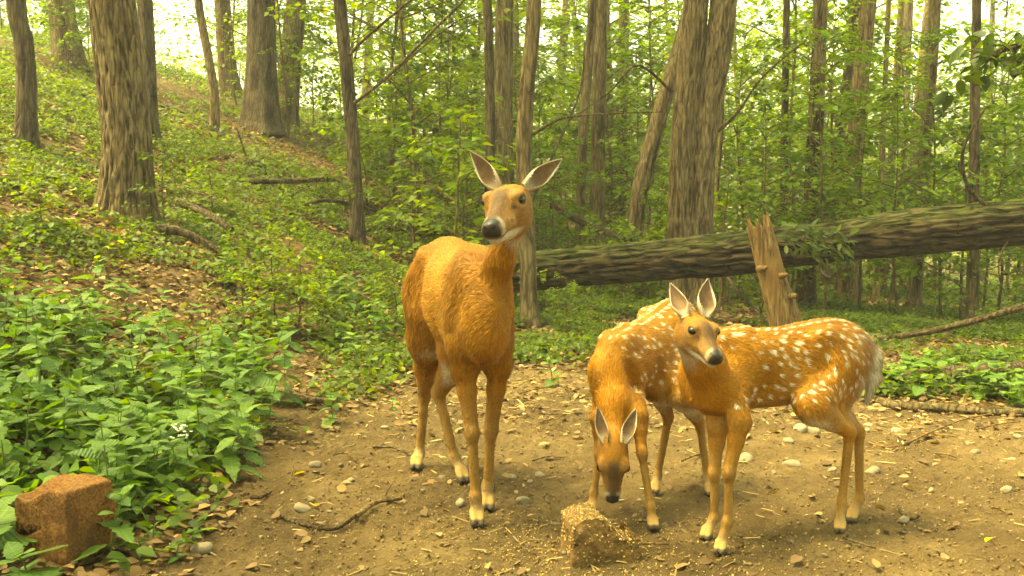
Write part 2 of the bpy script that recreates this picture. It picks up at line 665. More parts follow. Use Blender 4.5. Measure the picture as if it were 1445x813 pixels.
def add_branch(root, ctrl, r0, r1, mat=None, n=14, name='branch'):
    """a limb of a tree, given by points in the place"""
    b = np.array(root.location)
    line = spline(np.asarray(ctrl, float), n)
    V, F = tube(line - b, np.linspace(r0, r1, n), 6)
    return link(name, new_mesh(name, V, F, [mat or M_BARK_DK], True, None, {'ridge': np.full(len(V), .55)}), root)


T_BIG = tree(178, 8.0, 66, 168, 'broad furrowed tree trunk with a pale scar low on its bark, on the bank', bend=((180, 200),), nseg=200, flare=0.16, top=11, crown=2.2)
tree(40, 9.5, 27, 36, 'dark crooked slim tree on the bank above the leafy herbs', dark=True, bend=((38, 130), (34, 60)), crown=1.9)
tree(108, 16.0, 32, 98, 'grey tree trunk with a flared foot standing high on the bank', flare=0.5, crown=1.9)
tree(216, 11.8, 22, 214, 'tree trunk half hidden behind the broad furrowed trunk', dark=True, crown=1.9)
tree(306, 14.0, 13, 288, 'thin pale pole-like tree on the open bank', bend=((302, 120),), crown=1.9)
tree(330, 20.0, 24, 321, 'hazy brown tree on the crest beside the bright sky gap', crown=1.9)
tree(370, 16.0, 42, 376, 'stout shaded tree near the crest wrapped by leafy saplings', dark=True, crown=1.9)
tree(402, 18.0, 32, 424, 'leaning brown tree close behind the stout shaded one', crown=1.9)
T_SLIM = tree(506, 10.0, 20, 484, 'slim dark tree rising through fallen branches at the foot of the bank', dark=True, bend=((500, 230), (490, 110)), flare=0.12)
tree(686, 10.2, 15, 688, 'narrow blackish tree directly behind the doe, twin to a thicker trunk', dark=True, bend=((692, 200),))
tree(709, 12.2, 29, 712, 'thick straight grey-brown tree behind the narrow blackish one')
T_MID = tree(748, 8.5, 24, 753, 'smooth grey tree with a slight bend standing in front of the fallen log', bend=((743, 330), (740, 210), (744, 130)), flare=0.10)
tree(817, 12.4, 15, 834, 'slender tree beyond the fallen log, touching a paler neighbour', bend=((822, 200),))
tree(840, 13.2, 22, 846, 'pale tree beyond the fallen log with a slender tree beside it')
tree(889, 12.0, 25, 972, 'strongly leaning tree that crosses behind the twin-stemmed trunk', bend=((905, 260),))
T_TWIN = tree(975, 10.4, 52, 985, 'large twin-stemmed tree with reddish bark behind the fallen log', nseg=110, flare=0.16, top=10, crown=1.2,
              stems=[(966, 978, 40, ((962, 330), (966, 180))), (984, 1016, 43, ((986, 330), (992, 200)))])
tree(1019, 11.2, 8, 1016, 'thin snaking sapling stem next to the twin-stemmed tree', bend=((1020, 330), (1012, 270), (1018, 180)), crown=0.6, top=5)
tree(1106, 13.0, 12, 1103, 'dark narrow tree screened by sprays of leaves beyond the log', dark=True)
tree(1170, 16.0, 19, 1203, 'pale leaning tree among bright leaves beyond the log', bend=((1174, 270),))
tree(1196, 13.2, 27, 1216, 'brown tree passing behind the log, bark lit reddish low down', bend=((1203, 250),))
tree(1238, 15.0, 9, 1244, 'very thin tree beside the brown one behind the log', crown=0.6)
tree(1292, 12.6, 19, 1309, 'straight grey pole tree below the white opening in the canopy')
tree(1138, 12.0, 26, 1150, 'pale tree seen under the log beside the broken snag', top=7)
tree(1234, 17.0, 12, 1262, 'slim leaning stem under the log in misty woods', bend=((1248, 380),), crown=0.7)
tree(1258, 18.5, 15, 1300, 'tilted grey stem in the misty woods under the log', bend=((1272, 380),), crown=0.7)
tree(1376, 10.5, 17, 1366, 'short dark dead tree among the ferns past the slanting branch', dark=True, crown=0.7, top=6)


def zone(px):
    """what a plant of the far wood stands behind"""
    for lim, s in ((600, 'past the slim dark tree'), (700, 'past the brush heap behind the doe'), (790, 'past the smooth grey tree before the log'), (930, 'past the slender pair beyond the log'),
                   (1060, 'past the twin-stemmed tree'), (1180, 'past the broken snag'), (1280, 'past the brown tree behind the log'), (9999, 'under the white opening in the canopy')):
        if px < lim:
            return s


_rs = np.random.default_rng(77)
for _i in range(16):
    _d = 19 + 17 * _rs.random()
    _px = 330 + _rs.random() * 1150
    tree(_px, _d, max(6, (0.11 + 0.16 * _rs.random()) * FOC / _d), _px + _rs.normal(0, 18), 'distant slim tree half lost in sunlit leaves ' + zone(_px),
         'distant trees of the wood', nseg=12, top=11, crown=1.0)
for _px, _d in ((-150, 13), (-420, 10), (1640, 14), (1850, 11), (-90, 22), (1560, 22)):
    tree(_px, _d, 40, _px, 'unseen mature tree added beyond the edge of the clearing to shade it', 'trees round the clearing', nseg=16, top=10, crown=1.4)
# unseen wood behind and beside the camera, added to shade the clearing
def shade_tree(x, y, r, s, k):
    b = np.array([x, y, float(height(np.array([x]), np.array([y]), False)[0]) - .06])
    root = empty('tree', b)
    tag(root, 'unseen mature tree added beyond the edge of the clearing to shade it', 'tree', 'trees round the clearing')
    z = np.linspace(0, 9, 40)
    ln = np.stack([0.12 * np.sin(z * .5 + k), 0.1 * np.cos(z * .4 + k), z], 1)
    link('trunk', trunk_mesh('trunk', ln, r * (1.05 - .06 * z), 18, r * .15, M_BARK, k, freq=8 / r, flare=r * 1.6), root)
    link('crown', SHADE_CROWNS[k % 3], root, loc=(0, 0, 7.6), rot=(0, 0, k), scale=(s, s, s * .8))
    link('limbs', LIMBS[k % 2], root, loc=(0, 0, 7.6), rot=(0, 0, k * 2), scale=(s, s, s * .8))


for _k, (_x, _y, _s) in enumerate(((-5.2, 0.6, 2.0), (-2.6, -3.4, 2.1), (1.8, -2.8, 2.1), (5.4, 0.2, 2.0), (-6.8, 3.6, 1.8), (6.6, 3.4, 1.8), (-0.4, -7.5, 2.2), (4.6, -6.5, 2.2), (-5.4, -7.0, 2.2), (8.8, -3.0, 2.2), (-9.0, -2.0, 2.2))):
    shade_tree(_x, _y, 0.16 + .03 * (_k % 3), _s, _k)
# limbs that can be told apart
add_branch(T_SLIM, [at(487, 84, 10), at(520, 50, 9.8), at(580, 0, 9.5), at(610, -30, 9.4)], 0.016, 0.008, M_BARK)
add_branch(T_SLIM, [at(494, 150, 10), at(545, 110, 9.8), at(600, 55, 9.6), at(660, -5, 9.4)], 0.018, 0.009, M_BARK)
add_branch(T_MID, [at(752, 190, 8.5), at(790, 168, 8.4), at(850, 161, 8.3), at(935, 158, 8.2)], 0.014, 0.004)
add_branch(T_MID, [at(744, 300, 8.5), at(782, 215, 8.7), at(818, 130, 8.9), at(825, 60, 9)], 0.013, 0.006)
add_branch(T_TWIN, [at(1008, 190, 10.4), at(1040, 160, 10.2), at(1075, 110, 10), at(1130, 62, 9.8)], 0.018, 0.006)
add_branch(T_TWIN, [at(948, 130, 10.4), at(900, 92, 10.3), at(860, 130, 10.2), at(800, 172, 10.1)], 0.016, 0.005)

# ------------------------------------------------------------------ fallen wood
def stick(name, ctrl, r0, r1, label, cat='branch', group=None, mat=None, n=18, seg=8, seed=1, amp=0.25, twigs=0):
    if r0 < 0.012:
        ctrl = [np.asarray(c, float) + (0, 0, 0.006) for c in ctrl]          # lies on the crumbs, not in them
    line = spline(np.asarray(ctrl, float), n)
    base = line[0].copy()
    me = trunk_mesh(name, line - base, np.linspace(r0, r1, n), seg, r0 * amp, mat or M_BARK_DK, seed, freq=min(40, 3 / r0))
    o = link(name, me, loc=base)
    tag(o, label, cat, group)
    rs = np.random.default_rng(seed + 50)
    for i in range(twigs):
        j = int(n * (0.25 + 0.65 * rs.random()))
        t = unit(line[min(j + 1, n - 1)] - line[j - 1])
        d = unit(rs.normal(0, 1, 3) * (1, .6, .6) + (0, 0, .9) + t * .6)
        L = 6 * r0 + 0.25 * rs.random()
        q = [line[j], line[j] + d * L * .5, line[j] + d * L + rs.normal(0, .03, 3)]
        V, F = tube(spline(np.array(q) - base, 6), np.linspace(r0 * .4, r0 * .12, 6), 5)
        link('twig', new_mesh('twig', V, F, [mat or M_BARK_DK], True, None, {'ridge': np.full(len(V), .5)}), o)
    return o


def build_log():
    ctrl = [at(610, 396, 9.75), at(740, 384, 9.5), at(900, 369, 9.3), at(1050, 356, 9.1), at(1200, 338, 8.95), at(1330, 324, 8.8), at(1445, 314, 8.7),
            at(1620, 296, 8.5), at(1900, 262, 8.2)]
    n = 420
    line = spline(ctrl, n)
    base = line[0].copy()
    base[2] -= 0.2
    t = np.linspace(0, 1, n)
    rad = 0.166 + 0.035 * t + 0.006 * np.sin(t * 23)
    me = trunk_mesh('bark', line - base, rad, 110, 0.034, M_LOG, 5, freq=24, moss_axis=True, axial=0.17)
    root = empty('fallen_log', base)
    tag(root, 'long mossy fallen tree trunk with deep furrowed bark, slanting up across the clearing', 'log')
    link('bark', me, root)
    for c, r in (([at(1158, 368, 8.8), at(1160, 384, 8.6), at(1170, 392, 8.5), at(1180, 384, 8.45)], 0.022),
                 ([at(1352, 338, 8.75), at(1352, 322, 8.5), at(1353, 310, 8.45)], 0.010),
                 ([at(1395, 292, 8.7), at(1368, 268, 8.6), at(1357, 225, 8.5), at(1370, 185, 8.45), at(1393, 150, 8.4)], 0.020),
                 ([at(1424, 336, 8.65), at(1410, 365, 8.5), at(1411, 395, 8.5), at(1418, 414, 8.5)], 0.011)):
        V, F = tube(spline(np.array(c) - base, 14), np.linspace(r, r * .35, 14), 7)
        link('broken_branch', new_mesh('broken_branch', V, F, [M_BARK_DK], True, None, {'ridge': np.full(len(V), .45)}), root)
    # creeper leaves hanging on the log beside the snag
    rs = np.random.default_rng(8)
    m = 170
    P = np.array([at(1105 + 95 * a, 315 + 45 * b + 10 * a, 8.72 - .10 * c) for a, b, c in rs.random((m, 3))])
    D = unit(rs.normal(0, .6, (m, 3)) + (0.9, -.35, -.45))
    V, F, C = leaves(P, D, unit(rs.normal(0, .4, (m, 3)) + (0, -.8, .8)), 0.05 + .05 * rs.random(m), leaf_colors(m, rs, (0.055, 0.085, 0.014)), 0.55, True)
    o = link('creeper_leaves', new_mesh('creeper_leaves', V - base, F, [M_LEAF], True, C), root)
    tag(o, kind='stuff')


build_log()


def wood_material():
    t = NT('bare_rotten_wood')
    co = t.coord('Object', (1, 1, 0.07))
    n1 = t.noise(co, 60, 6, 0.7, 0.3)
    n2 = t.noise(t.coord('Object', (1, 1, .4)), 6, 4, 0.6)
    rg = t.attr('ridge', 'Fac')
    c = t.ramp(n1, [(0.36, (0.045, 0.024, 0.010)), (0.5, (0.20, 0.118, 0.046)), (0.70, (0.40, 0.27, 0.12))])
    c = t.mix(t.math('MULTIPLY', t.ramp(n2, [(0.45, (0, 0, 0)), (0.65, (1, 1, 1))]), 0.75), c, (0.30, 0.155, 0.050))
    c = t.mix(t.math('SUBTRACT', 1.0, rg), c, (0.05, 0.028, 0.012))
    t.bump(n1, 0.9, 0.015)
    return t.done(c, 0.9, 0.15)


M_WOOD = wood_material()


def build_snag():
    b, tp = on_ground(1122, 8.0), at(1072, 322, 8.05)
    b[2] -= 0.05
    n, seg = 70, 40
    line = np.linspace(b, tp, n)
    tg = unit(tp - b)
    a = unit(np.cross(tg, (0, 1, 0)))
    e = np.cross(tg, a)
    th = np.arange(seg) / seg * 2 * math.pi
    rs = np.random.default_rng(4)
    V, rg = [], []
    jag = 0.09 * (rs.random(seg) - .45) + 0.07 * np.sin(th * 2 + 0.6) + np.where(rs.random(seg) < .3, -.09, 0.03)
    for i in range(n):
        u = i / (n - 1)
        r = 0.122 - 0.036 * u
        p = np.stack([np.cos(th) * 3.2, np.sin(th) * 3.2, np.full(seg, u * 3.0)], 1)
        w = fbm(p, 3)
        groove = 1.3 * np.exp(-((th - 4.55 - .15 * np.sin(u * 4)) / 0.13) ** 2) + .8 * np.exp(-((th - 4.05 - .12 * np.sin(u * 7)) / 0.07) ** 2) + 0.7 * np.exp(-((th - 5.3 + .2 * u) / 0.09) ** 2) + .5 * np.exp(-((th - 3.7 - .1 * u) / 0.08) ** 2)
        rr = r * (0.86 + 0.34 * w) - 0.032 * groove
        lift = np.clip((u - 0.80) / 0.20, 0, 1) ** 1.3 * jag
        q = line[i] + rr[:, None] * (np.cos(th)[:, None] * a + np.sin(th)[:, None] * e) + tg * lift[:, None]
        V.append(q)
        rg.append(np.clip(1 - groove * .9, 0, 1) * (0.55 + .45 * smooth01(w * 2 - .4)))
    # the hollow broken top
    for k, s in ((1, 0.72), (2, 0.35)):
        rr = 0.080 * s * (0.86 + .34 * w)
        V.append(tp + rr[:, None] * (np.cos(th)[:, None] * a + np.sin(th)[:, None] * e) + tg * (jag * (0.8 - .4 * k) - 0.04 * k)[:, None])
        rg.append(np.full(seg, .5))
    V = np.array(V).reshape(-1, 3)
    m = n + 2
    i = np.arange(m * seg).reshape(m, seg)
    F = np.stack([i[:-1], np.roll(i[:-1], -1, 1), np.roll(i[1:], -1, 1), i[1:]], -1).reshape(-1, 4)
    V = np.concatenate([V, [tp - tg * .12]])
    j = np.arange(seg)
    cap = np.stack([np.full(seg, len(V) - 1), (m - 1) * seg + j, (m - 1) * seg + (j + 1) % seg], 1)
    me = new_mesh('broken_snag', V - b, [F, cap], [M_WOOD], True, None, {'ridge': np.concatenate([np.array(rg).ravel(), [.4]])})
    o = link('broken_snag', me, loc=b)
    tag(o, 'leaning broken tree stub of bare splintered tan wood in front of the log', 'snag')
    for (x, y) in ((1075, 381), (1103, 391), (1116, 420)):
        p = at(x, y, 7.90)
        V, F = tube(spline([p + (0, .08, 0) - b, p + (0.01, 0, 0.01) - b, p + (0.03, -.05, 0.025) - b], 5), np.array([.03, .026, .022, .018, .008]), 7)
        link('knot', new_mesh('knot', V, F, [M_WOOD], True, None, {'ridge': np.full(len(V), .8)}), o)


build_snag()


def gp(px, py, up=0.0, lo=1.5):
    p = ground_at(px, py, lo)
    p[2] += up
    return p


stick('dead_branch', [gp(474, 356, .06), gp(530, 342, .14), gp(580, 342, .17), gp(648, 342, .17)], 0.030, 0.016, 'straight bare dead branch lying behind the doe at the foot of the slim dark tree', seed=2, twigs=3, n=26)
stick('dead_branch', [gp(352, 268, .08), gp(420, 276, .16), gp(478, 284, .22), gp(500, 300, .16), gp(560, 320, .14)], 0.036, 0.014, 'bent dark dead branch reaching across the bank past the slim tree', seed=3, twigs=4, n=30)
stick('dead_branch', [gp(430, 300, .07), gp(470, 306, .12), gp(560, 318, .14), gp(610, 338, .10)], 0.024, 0.010, 'thin dark dead branch lying under the bent one on the bank', seed=4, twigs=3, n=24)
stick('slanting_branch', [gp(1228, 484, .02), at(1330, 464, 7.5), at(1445, 433, 7.3), at(1560, 400, 7.2)], 0.020, 0.026, 'long bare branch slanting up through the green undergrowth past the fawn', seed=5, twigs=2, n=34)
stick('branch_log', [gp(1222, 563, .015), gp(1260, 578, .02), gp(1340, 585, .02), gp(1445, 592, .02), gp(1540, 597, .02)], 0.024, 0.030, 'pale barked thin log lying along the edge of the bare soil', 'log', seed=6, mat=M_BARK, n=40, seg=10)
stick('rotting_log', [gp(1262, 549, .04), gp(1340, 548, .06), gp(1445, 545, .07), gp(1540, 540, .07)], 0.055, 0.075, 'dark reddish rotting log behind the pale thin log', 'log', seed=7, n=40, seg=16, amp=.3)
stick('dead_branch', [gp(222, 338, .06), gp(262, 350, .10), gp(318, 370, .06)], 0.040, 0.022, 'short dark rotting branch half sunk in the bank below the broad trunk', seed=8, n=16)
stick('dead_branch', [gp(252, 296, .07), gp(290, 318, .11), gp(328, 336, .07)], 0.044, 0.024, 'dark rotting branch lying downhill beside the broad trunk', seed=9, n=16)
stick('dead_branch', [gp(228, 155, .05), gp(262, 168, .10), gp(300, 183, .05)], 0.035, 0.02, 'dark branch on the upper bank near the thin pale tree', seed=10, n=16)
stick('dead_branch', [gp(335, 225, .02), gp(355, 235, .05), gp(385, 243, .03)], 0.04, 0.02, 'stubby forked branch on the bank between the pale pole and the slim tree', seed=11, n=14, twigs=2)
stick('dead_branch', [at(1010, 372, 9.9), at(1050, 420, 9.2), at(1085, 455, 8.7)], 0.022, 0.012, 'bare branch sloping down beside the snag under the log', seed=12, n=20, twigs=3)
stick('dead_branch', [at(780, 290, 12.5), at(830, 318, 12), at(890, 340, 11.6)], 0.05, 0.03, 'mossy branch propped beyond the log beside the slender trees', seed=13, n=18)
stick('dead_branch', [gp(400, 560, .015), gp(430, 568, .02), gp(470, 573, .015)], 0.020, 0.014, 'weathered branch at the edge of the herbs behind the bare soil', seed=14, n=16, mat=M_BARK)
# heap of sticks and roots at the foot of the bank
_h = gp(600, 340)
_rs = np.random.default_rng(31)
for _i in range(16):
    _a = _h + _rs.normal(0, 1, 3) * (0.22, .15, 0) + (0, 0, 0.02)
    _d = np.array((-0.65 + .5 * _rs.random(), _rs.normal(0, .3), 0.22 + .45 * _rs.random())) * (0.45 + .5 * _rs.random())
    stick('brush_stick', [_a, _a + _d * .5 + _rs.normal(0, .04, 3), _a + _d], 0.018, 0.007, 'grey-brown dead stick in the brush heap behind the doe', 'stick', 'sticks of the brush heap', seed=60 + _i, n=7, seg=6,
          mat=M_BARK if _i % 2 else M_BARK_DK)
# twigs on the bare soil
stick('twig', [gp(384, 727, .006), gp(412, 744, .008), gp(468, 752, .006), gp(500, 742, .008)], 0.005, 0.006, 'curved dark twig on the soil joining a thicker stick', 'twig', seed=70, n=20, seg=7)
stick('stick', [gp(503, 740, .010), gp(530, 722, .014), gp(566, 707, .012)], 0.010, 0.007, 'short straight stick lying on the soil in front of the doe', 'stick', seed=71, n=14, seg=8, mat=M_BARK)
stick('twig', [gp(310, 723, .005), gp(342, 718, .008), gp(372, 714, .005)], 0.0055, 0.004, 'pale dry stem on the soil by the flowering herb', 'twig', seed=72, n=12, seg=6, mat=M_WOOD)
stick('twig', [gp(354, 707, .005), gp(368, 705, .007), gp(382, 702, .005)], 0.007, 0.006, 'dark stubby twig on the soil by the flowering herb', 'twig', seed=73, n=8, seg=6)
stick('twig', [gp(408, 690, .005), gp(412, 676, .02), gp(415, 668, .03)], 0.004, 0.003, 'pale upright splinter standing in the soil near a yellow leaf', 'twig', seed=74, n=8, seg=6, mat=M_WOOD)
stick('twig', [gp(526, 641, .005), gp(556, 640, .010), gp(584, 644, .006)], 0.006, 0.004, 'brown twig on the soil by the hind hooves of the doe', 'twig', seed=75, n=10, seg=6, mat=M_BARK)
stick('twig', [gp(1275, 637, .006), gp(1310, 620, .012), gp(1355, 600, .008), gp(1400, 588, .01)], 0.006, 0.004, 'long pale bent stem lying by the pale thin log', 'twig', seed=76, n=16, seg=6, mat=M_WOOD)
stick('twig', [gp(1225, 628, .004), gp(1250, 634, .008), gp(1278, 636, .004)], 0.004, 0.003, 'thin pale stem on the soil behind the standing fawn', 'twig', seed=77, n=10, seg=6, mat=M_WOOD)
stick('twig', [gp(1268, 724, .006), gp(1282, 729, .008), gp(1297, 730, .006)], 0.007, 0.005, 'short brown twig on the soil beside a pale stone', 'twig', seed=78, n=8, seg=6)
stick('twig', [gp(1280, 622, .005), gp(1290, 606, .02), gp(1294, 600, .03)], 0.004, 0.003, 'pale splinter leaning by the long bent stem', 'twig', seed=79, n=8, seg=6, mat=M_WOOD)
stick('twig', [gp(545, 700, .004), gp(552, 690, .012), gp(560, 684, .02)], 0.003, 0.002, 'tiny upright dry stalk in the soil before the doe', 'twig', seed=80, n=6, seg=5, mat=M_WOOD)
for _i, (_a, _b, _c, _e) in enumerate(((752, 655, 795, 650), (905, 780, 945, 770), (962, 655, 1000, 640), (1190, 770, 1235, 775), (1300, 610, 1360, 622), (1375, 610, 1440, 604),
                                       (1085, 765, 1120, 772), (470, 640, 505, 652), (730, 560, 785, 548), (760, 590, 820, 580), (905, 600, 925, 585), (1320, 645, 1350, 650))):
    stick('twig', [gp(_a, _b, .005), gp((_a + _c) / 2, (_b + _e) / 2, .009), gp(_c, _e, .005)], 0.0042, 0.003, 'small dry twig scattered on the trampled soil', 'twig', 'dry twigs on the soil',
          seed=90 + _i, n=9, seg=6, mat=M_WOOD if _i % 3 else M_BARK)

# ------------------------------------------------------------------ saplings of the understorey
def sapling_meshes(seed, H, nb, leafsize, nleaf, spread, base, low=0.18):
    """stem with side branches; leaves in flat sprays along them"""
    rs = np.random.default_rng(seed)
    ctrl = [(0, 0, -.05)]
    x = np.zeros(2)
    for k in range(1, 6):
        x = x + rs.normal(0, 0.05 * H / 4, 2)
        ctrl.append((x[0], x[1], H * k / 5))
    line = spline(ctrl, 24)
    parts = [tube(line, np.linspace(0.010 + .0035 * H, 0.004, 24), 7)]
    P, D, Nn = [], [], []
    for b in range(nb):
        u = low + (1 - low) * (b + rs.random()) / nb
        o = line[min(int(u * 23), 23)]
        az = b * 2.4 + rs.normal(0, .4)
        L = spread * (1.15 - 0.75 * u) * (0.7 + .6 * rs.random())
        d = np.array((math.cos(az), math.sin(az), 0.30 + 0.25 * rs.random()))
        bl = spline([o, o + d * L * .5, o + d * L * np.array((1, 1, .55))], 10)
        parts.append(tube(bl, np.linspace(0.007 + .001 * H, 0.002, 10), 5))
        m = int(nleaf * (0.6 + .8 * rs.random()))
        t = 0.2 + 0.8 * rs.random(m) ** 0.7
        q = bl[np.minimum((t * 9).astype(int), 9)]
        side = np.array((-math.sin(az), math.cos(az), 0))
        sg = np.where(rs.random(m) < .5, -1, 1)
        off = sg * L * 0.34 * rs.random(m) * (1.15 - t * .6)
        p = q + side * off[:, None] + np.stack([np.zeros(m), np.zeros(m), rs.normal(0, 0.035, m) - np.abs(off) * .12], 1)
        P.append(p)
        D.append(unit(d * (0.8, .8, 0)) * .7 + side * sg[:, None] + rs.normal(0, .3, (m, 3)) + (0, 0, -.25))
        Nn.append(rs.normal(0, .30, (m, 3)) + (0, 0, 1))
    P, D, Nn = np.concatenate(P), np.concatenate(D), unit(np.concatenate(Nn))
    n = len(P)
    V, F, C = leaves(P, D, Nn, leafsize * (0.65 + .7 * rs.random(n)), leaf_colors(n, rs, base, .28), 1.0)
    sv, sf = join(parts)
    return (new_mesh('stem', sv, sf, [M_BARK], True, None, {'ridge': np.full(len(sv), .6)}),
            new_mesh('foliage', V, F, [M_LEAF], True, C))


SAP = [sapling_meshes(200 + i, [2.4, 3.2, 4.0, 4.8, 5.5, 3.6][i], [16, 20, 24, 28, 30, 24][i], 0.085, 46, [0.9, 1.1, 1.3, 1.5, 1.7, 1.3][i],
                      [(0.104, 0.180, 0.018), (0.118, 0.190, 0.020), (0.092, 0.165, 0.018), (0.126, 0.194, 0.022), (0.110, 0.178, 0.020), (0.100, 0.178, 0.017)][i]) for i in range(6)]
LOWSAP = [sapling_meshes(240 + i, [0.7, 0.95, 1.3][i], [9, 11, 13][i], 0.070, 34, [0.42, 0.5, 0.62][i], (0.100, 0.160, 0.018), 0.03) for i in range(3)]


def place_sapling(k, p, rz, s, label, group, lib=SAP, name='sapling'):
    root = empty(name, p, rz)
    root.scale = (s, s, s)
    tag(root, label, 'sapling', group)
    link('stem', lib[k][0], root)
    link('foliage', lib[k][1], root)


_rs = np.random.default_rng(5)
_n = 0
# understorey beyond the log and along the foot of the bank
for _i in range(125):
    _d = 11.5 + 17 * _rs.random() ** 0.9
    _px = 380 + 1130 * _rs.random()
    if _px < 520 and _d < 14:
        continue
    if 1300 < _px < 1420 and _d > 16 and _rs.random() < .5:
        continue
    _p = on_ground(_px, _d)
    place_sapling(int(_rs.integers(0, 6)), _p, _rs.random() * 6.3, (0.75 + .6 * _rs.random()) * (1.0 if _d > 14 else 0.8),
                  ('slender leafy sapling ' if _d < 17 else 'far leafy sapling ' if _d < 23 else 'very distant leafy sapling ') + 'in the understorey ' + zone(_px), 'saplings of the understorey')
# leafy screen close behind the log
for _px, _d, _k, _s in ((1075, 11.2, 0, .9), (1120, 11.8, 1, .9), (1165, 10.9, 5, .8), (1215, 11.6, 0, 1.0), (1255, 11.0, 1, .8), (1330, 11.4, 5, .85), (1360, 10.8, 0, .9), (1410, 11.5, 1, .9), (1450, 10.9, 5, .8),
                        (1040, 12.5, 2, .8), (1180, 12.6, 3, .75), (1270, 12.9, 2, .8), (1390, 12.7, 2, .8), (640, 12.6, 1, .8), (560, 12.8, 0, .9), (660, 11.4, 0, .7), (780, 11.8, 0, .7)):
    place_sapling(_k, on_ground(_px, _d), _rs.random() * 6.3, _s, ('tall' if _k in (2, 3) else 'short' if _k == 0 else 'bushy') + ' leafy young tree screening the trunks ' + zone(_px), 'leafy young trees close behind the log')
# the crest of the bank
for _i in range(44):
    _d = 15 + 13 * _rs.random()
    _px = -60 + 480 * _rs.random()
    if 225 < _px < 335 and _d > 17:
        continue
    _p = on_ground(_px, _d)
    place_sapling(int(_rs.integers(0, 6)), _p, _rs.random() * 6.3, 0.45 + .45 * _rs.random(),
                  'leafy sapling on the upper bank ' + ('above the dark crooked tree' if _px < 90 else 'behind the broad furrowed trunk' if _px < 230 else 'round the stout shaded tree'), 'saplings on the bank')
# low bushes
for _i in range(60):
    _d = 8.5 + 9 * _rs.random()
    _px = 480 + 1000 * _rs.random()
    if _px > 735 and _d < 10.2:
        continue
    _p = on_ground(_px, _d)
    if dirt_mask(np.array([_p[0]]), np.array([_p[1]]))[0] > .2:
        continue
    place_sapling(int(_rs.integers(0, 3)), _p, _rs.random() * 6.3, 0.6 + .6 * _rs.random(), 'knee-high leafy seedling ' + ('before the log, ' if _d < 9.2 else 'behind the log, ') + zone(_px), 'seedling trees around the log', LOWSAP, 'seedling_tree')
for _px, _py, _s in ((385, 470, 0.5), (425, 480, 0.55), (455, 455, 0.45), (330, 400, .4), (350, 500, .4), (300, 300, .6), (620, 330, .8), (1020, 425, .45), (880, 440, .35), (930, 430, .3),
                     (60, 330, .45), (235, 330, .5), (410, 420, .5), (470, 410, .5), (540, 430, .4), (560, 470, .4), (800, 470, .35), (850, 480, .3)):
    place_sapling(int(_rs.integers(0, 3)), gp(_px, _py), _rs.random() * 6.3, _s, 'small leafy seedling ' + ('beside the doe and the smooth grey tree' if _px > 600 else 'at the worn track below the slim dark tree' if _px > 320 else 'near the broad furrowed trunk'), 'seedlings of the slope', LOWSAP, 'seedling_tree')


# a tree just past the frame whose leafy bough hangs into the open sky
def overhang():
    t_ = tree(1610, 6.6, 60, 1625, 'tree at the edge of the clearing whose leafy bough hangs before the white sky', nseg=16, top=8, crown=1.2)
    b = np.array(t_.location)
    rs = np.random.default_rng(3)
    main = [at(1612, 60, 6.6), at(1520, 45, 6.2), at(1450, 62, 5.9), at(1395, 78, 5.8)]
    ln = spline(main, 20)
    parts = [tube(ln - b, np.linspace(.03, .005, 20), 6)]
    P, D = [], []
    for i in range(8, 20):
        for s in range(4):
            e = ln[i] + np.array((rs.normal(0, .10), rs.normal(0, .10), rs.normal(-.03, .06)))
            parts.append(tube(spline([ln[i] - b, (ln[i] + e) / 2 + (0, 0, .02) - b, e - b], 4), np.array([.005, .004, .003, .002]), 4))
            for q in range(3):
                P.append(e + rs.normal(0, .035, 3))
                D.append(np.array((-.5, 0, -.55)) + rs.normal(0, .55, 3))
    P, D = np.array(P), np.array(D)
    n = len(P)
    V, F, C = leaves(P - b, D, unit(rs.normal(0, .5, (n, 3)) + (0, -.2, 1)), 0.07 + .05 * rs.random(n), leaf_colors(n, rs, (0.038, 0.070, 0.013), .25), 0.75, True)
    sv, sf = join(parts)
    br = link('bough', new_mesh('bough', sv, sf, [M_BARK_DK], True, None, {'ridge': np.full(len(sv), .5)}), t_)
    link('foliage', new_mesh('foliage', V, F, [M_LEAF], True, C), br)


overhang()


# ------------------------------------------------------------------ the far wood, one mass of leaves
def far_wood():
    rs = np.random.default_rng(12)
    nc = 8600
    Y = 24 + 30 * rs.random(nc)
    X = (rs.random(nc) - .5) * (36 + 1.15 * Y)
    g = height(X, Y, False)
    Z = g + 0.2 + 17 * rs.random(nc) ** 1.15
    p = np.stack([X, Y, Z], 1)
    keep = fbm(p * 0.22, 2) > 0.36 + 0.03 * (Z - g) / 17
    u, v = X / Y, (Z - CAM_Z) / Y
    # openings in the canopy
    keep &= ~((u > -0.335) & (u < -0.275) & (v > 0.128))
    keep &= ~((((u - 0.430) / 0.030) ** 2 + ((v - 0.190) / 0.030) ** 2) < 1)
    p = p[keep]
    nl = 30
    n = len(p) * nl
    P = np.repeat(p, nl, 0) + rs.normal(0, 1, (n, 3)) * np.array((0.75, .75, 0.26))
    Nn = unit(rs.normal(0, .5, (n, 3)) + (0, 0, 1))
    D = rs.normal(0, 1, (n, 3)) * (1, 1, .4) + (0, 0, -.2)
    C = leaf_colors(n, rs, (0.135, 0.205, 0.026), .28) * np.repeat(np.exp(rs.normal(0, .2, (len(p), 1))), nl, 0)  # paler leaves: the haze of distance is put into their colour
    V, F, C = leaves(P, D, Nn, 0.16 * (0.6 + .8 * rs.random(n)), np.clip(C, 0, .35))
    o = link('forest', new_mesh('forest', V, F, [M_LEAF], True, C))
    tag(o, 'sunlit green wood filling the distance behind the trunks', 'forest', kind='stuff')


far_wood()


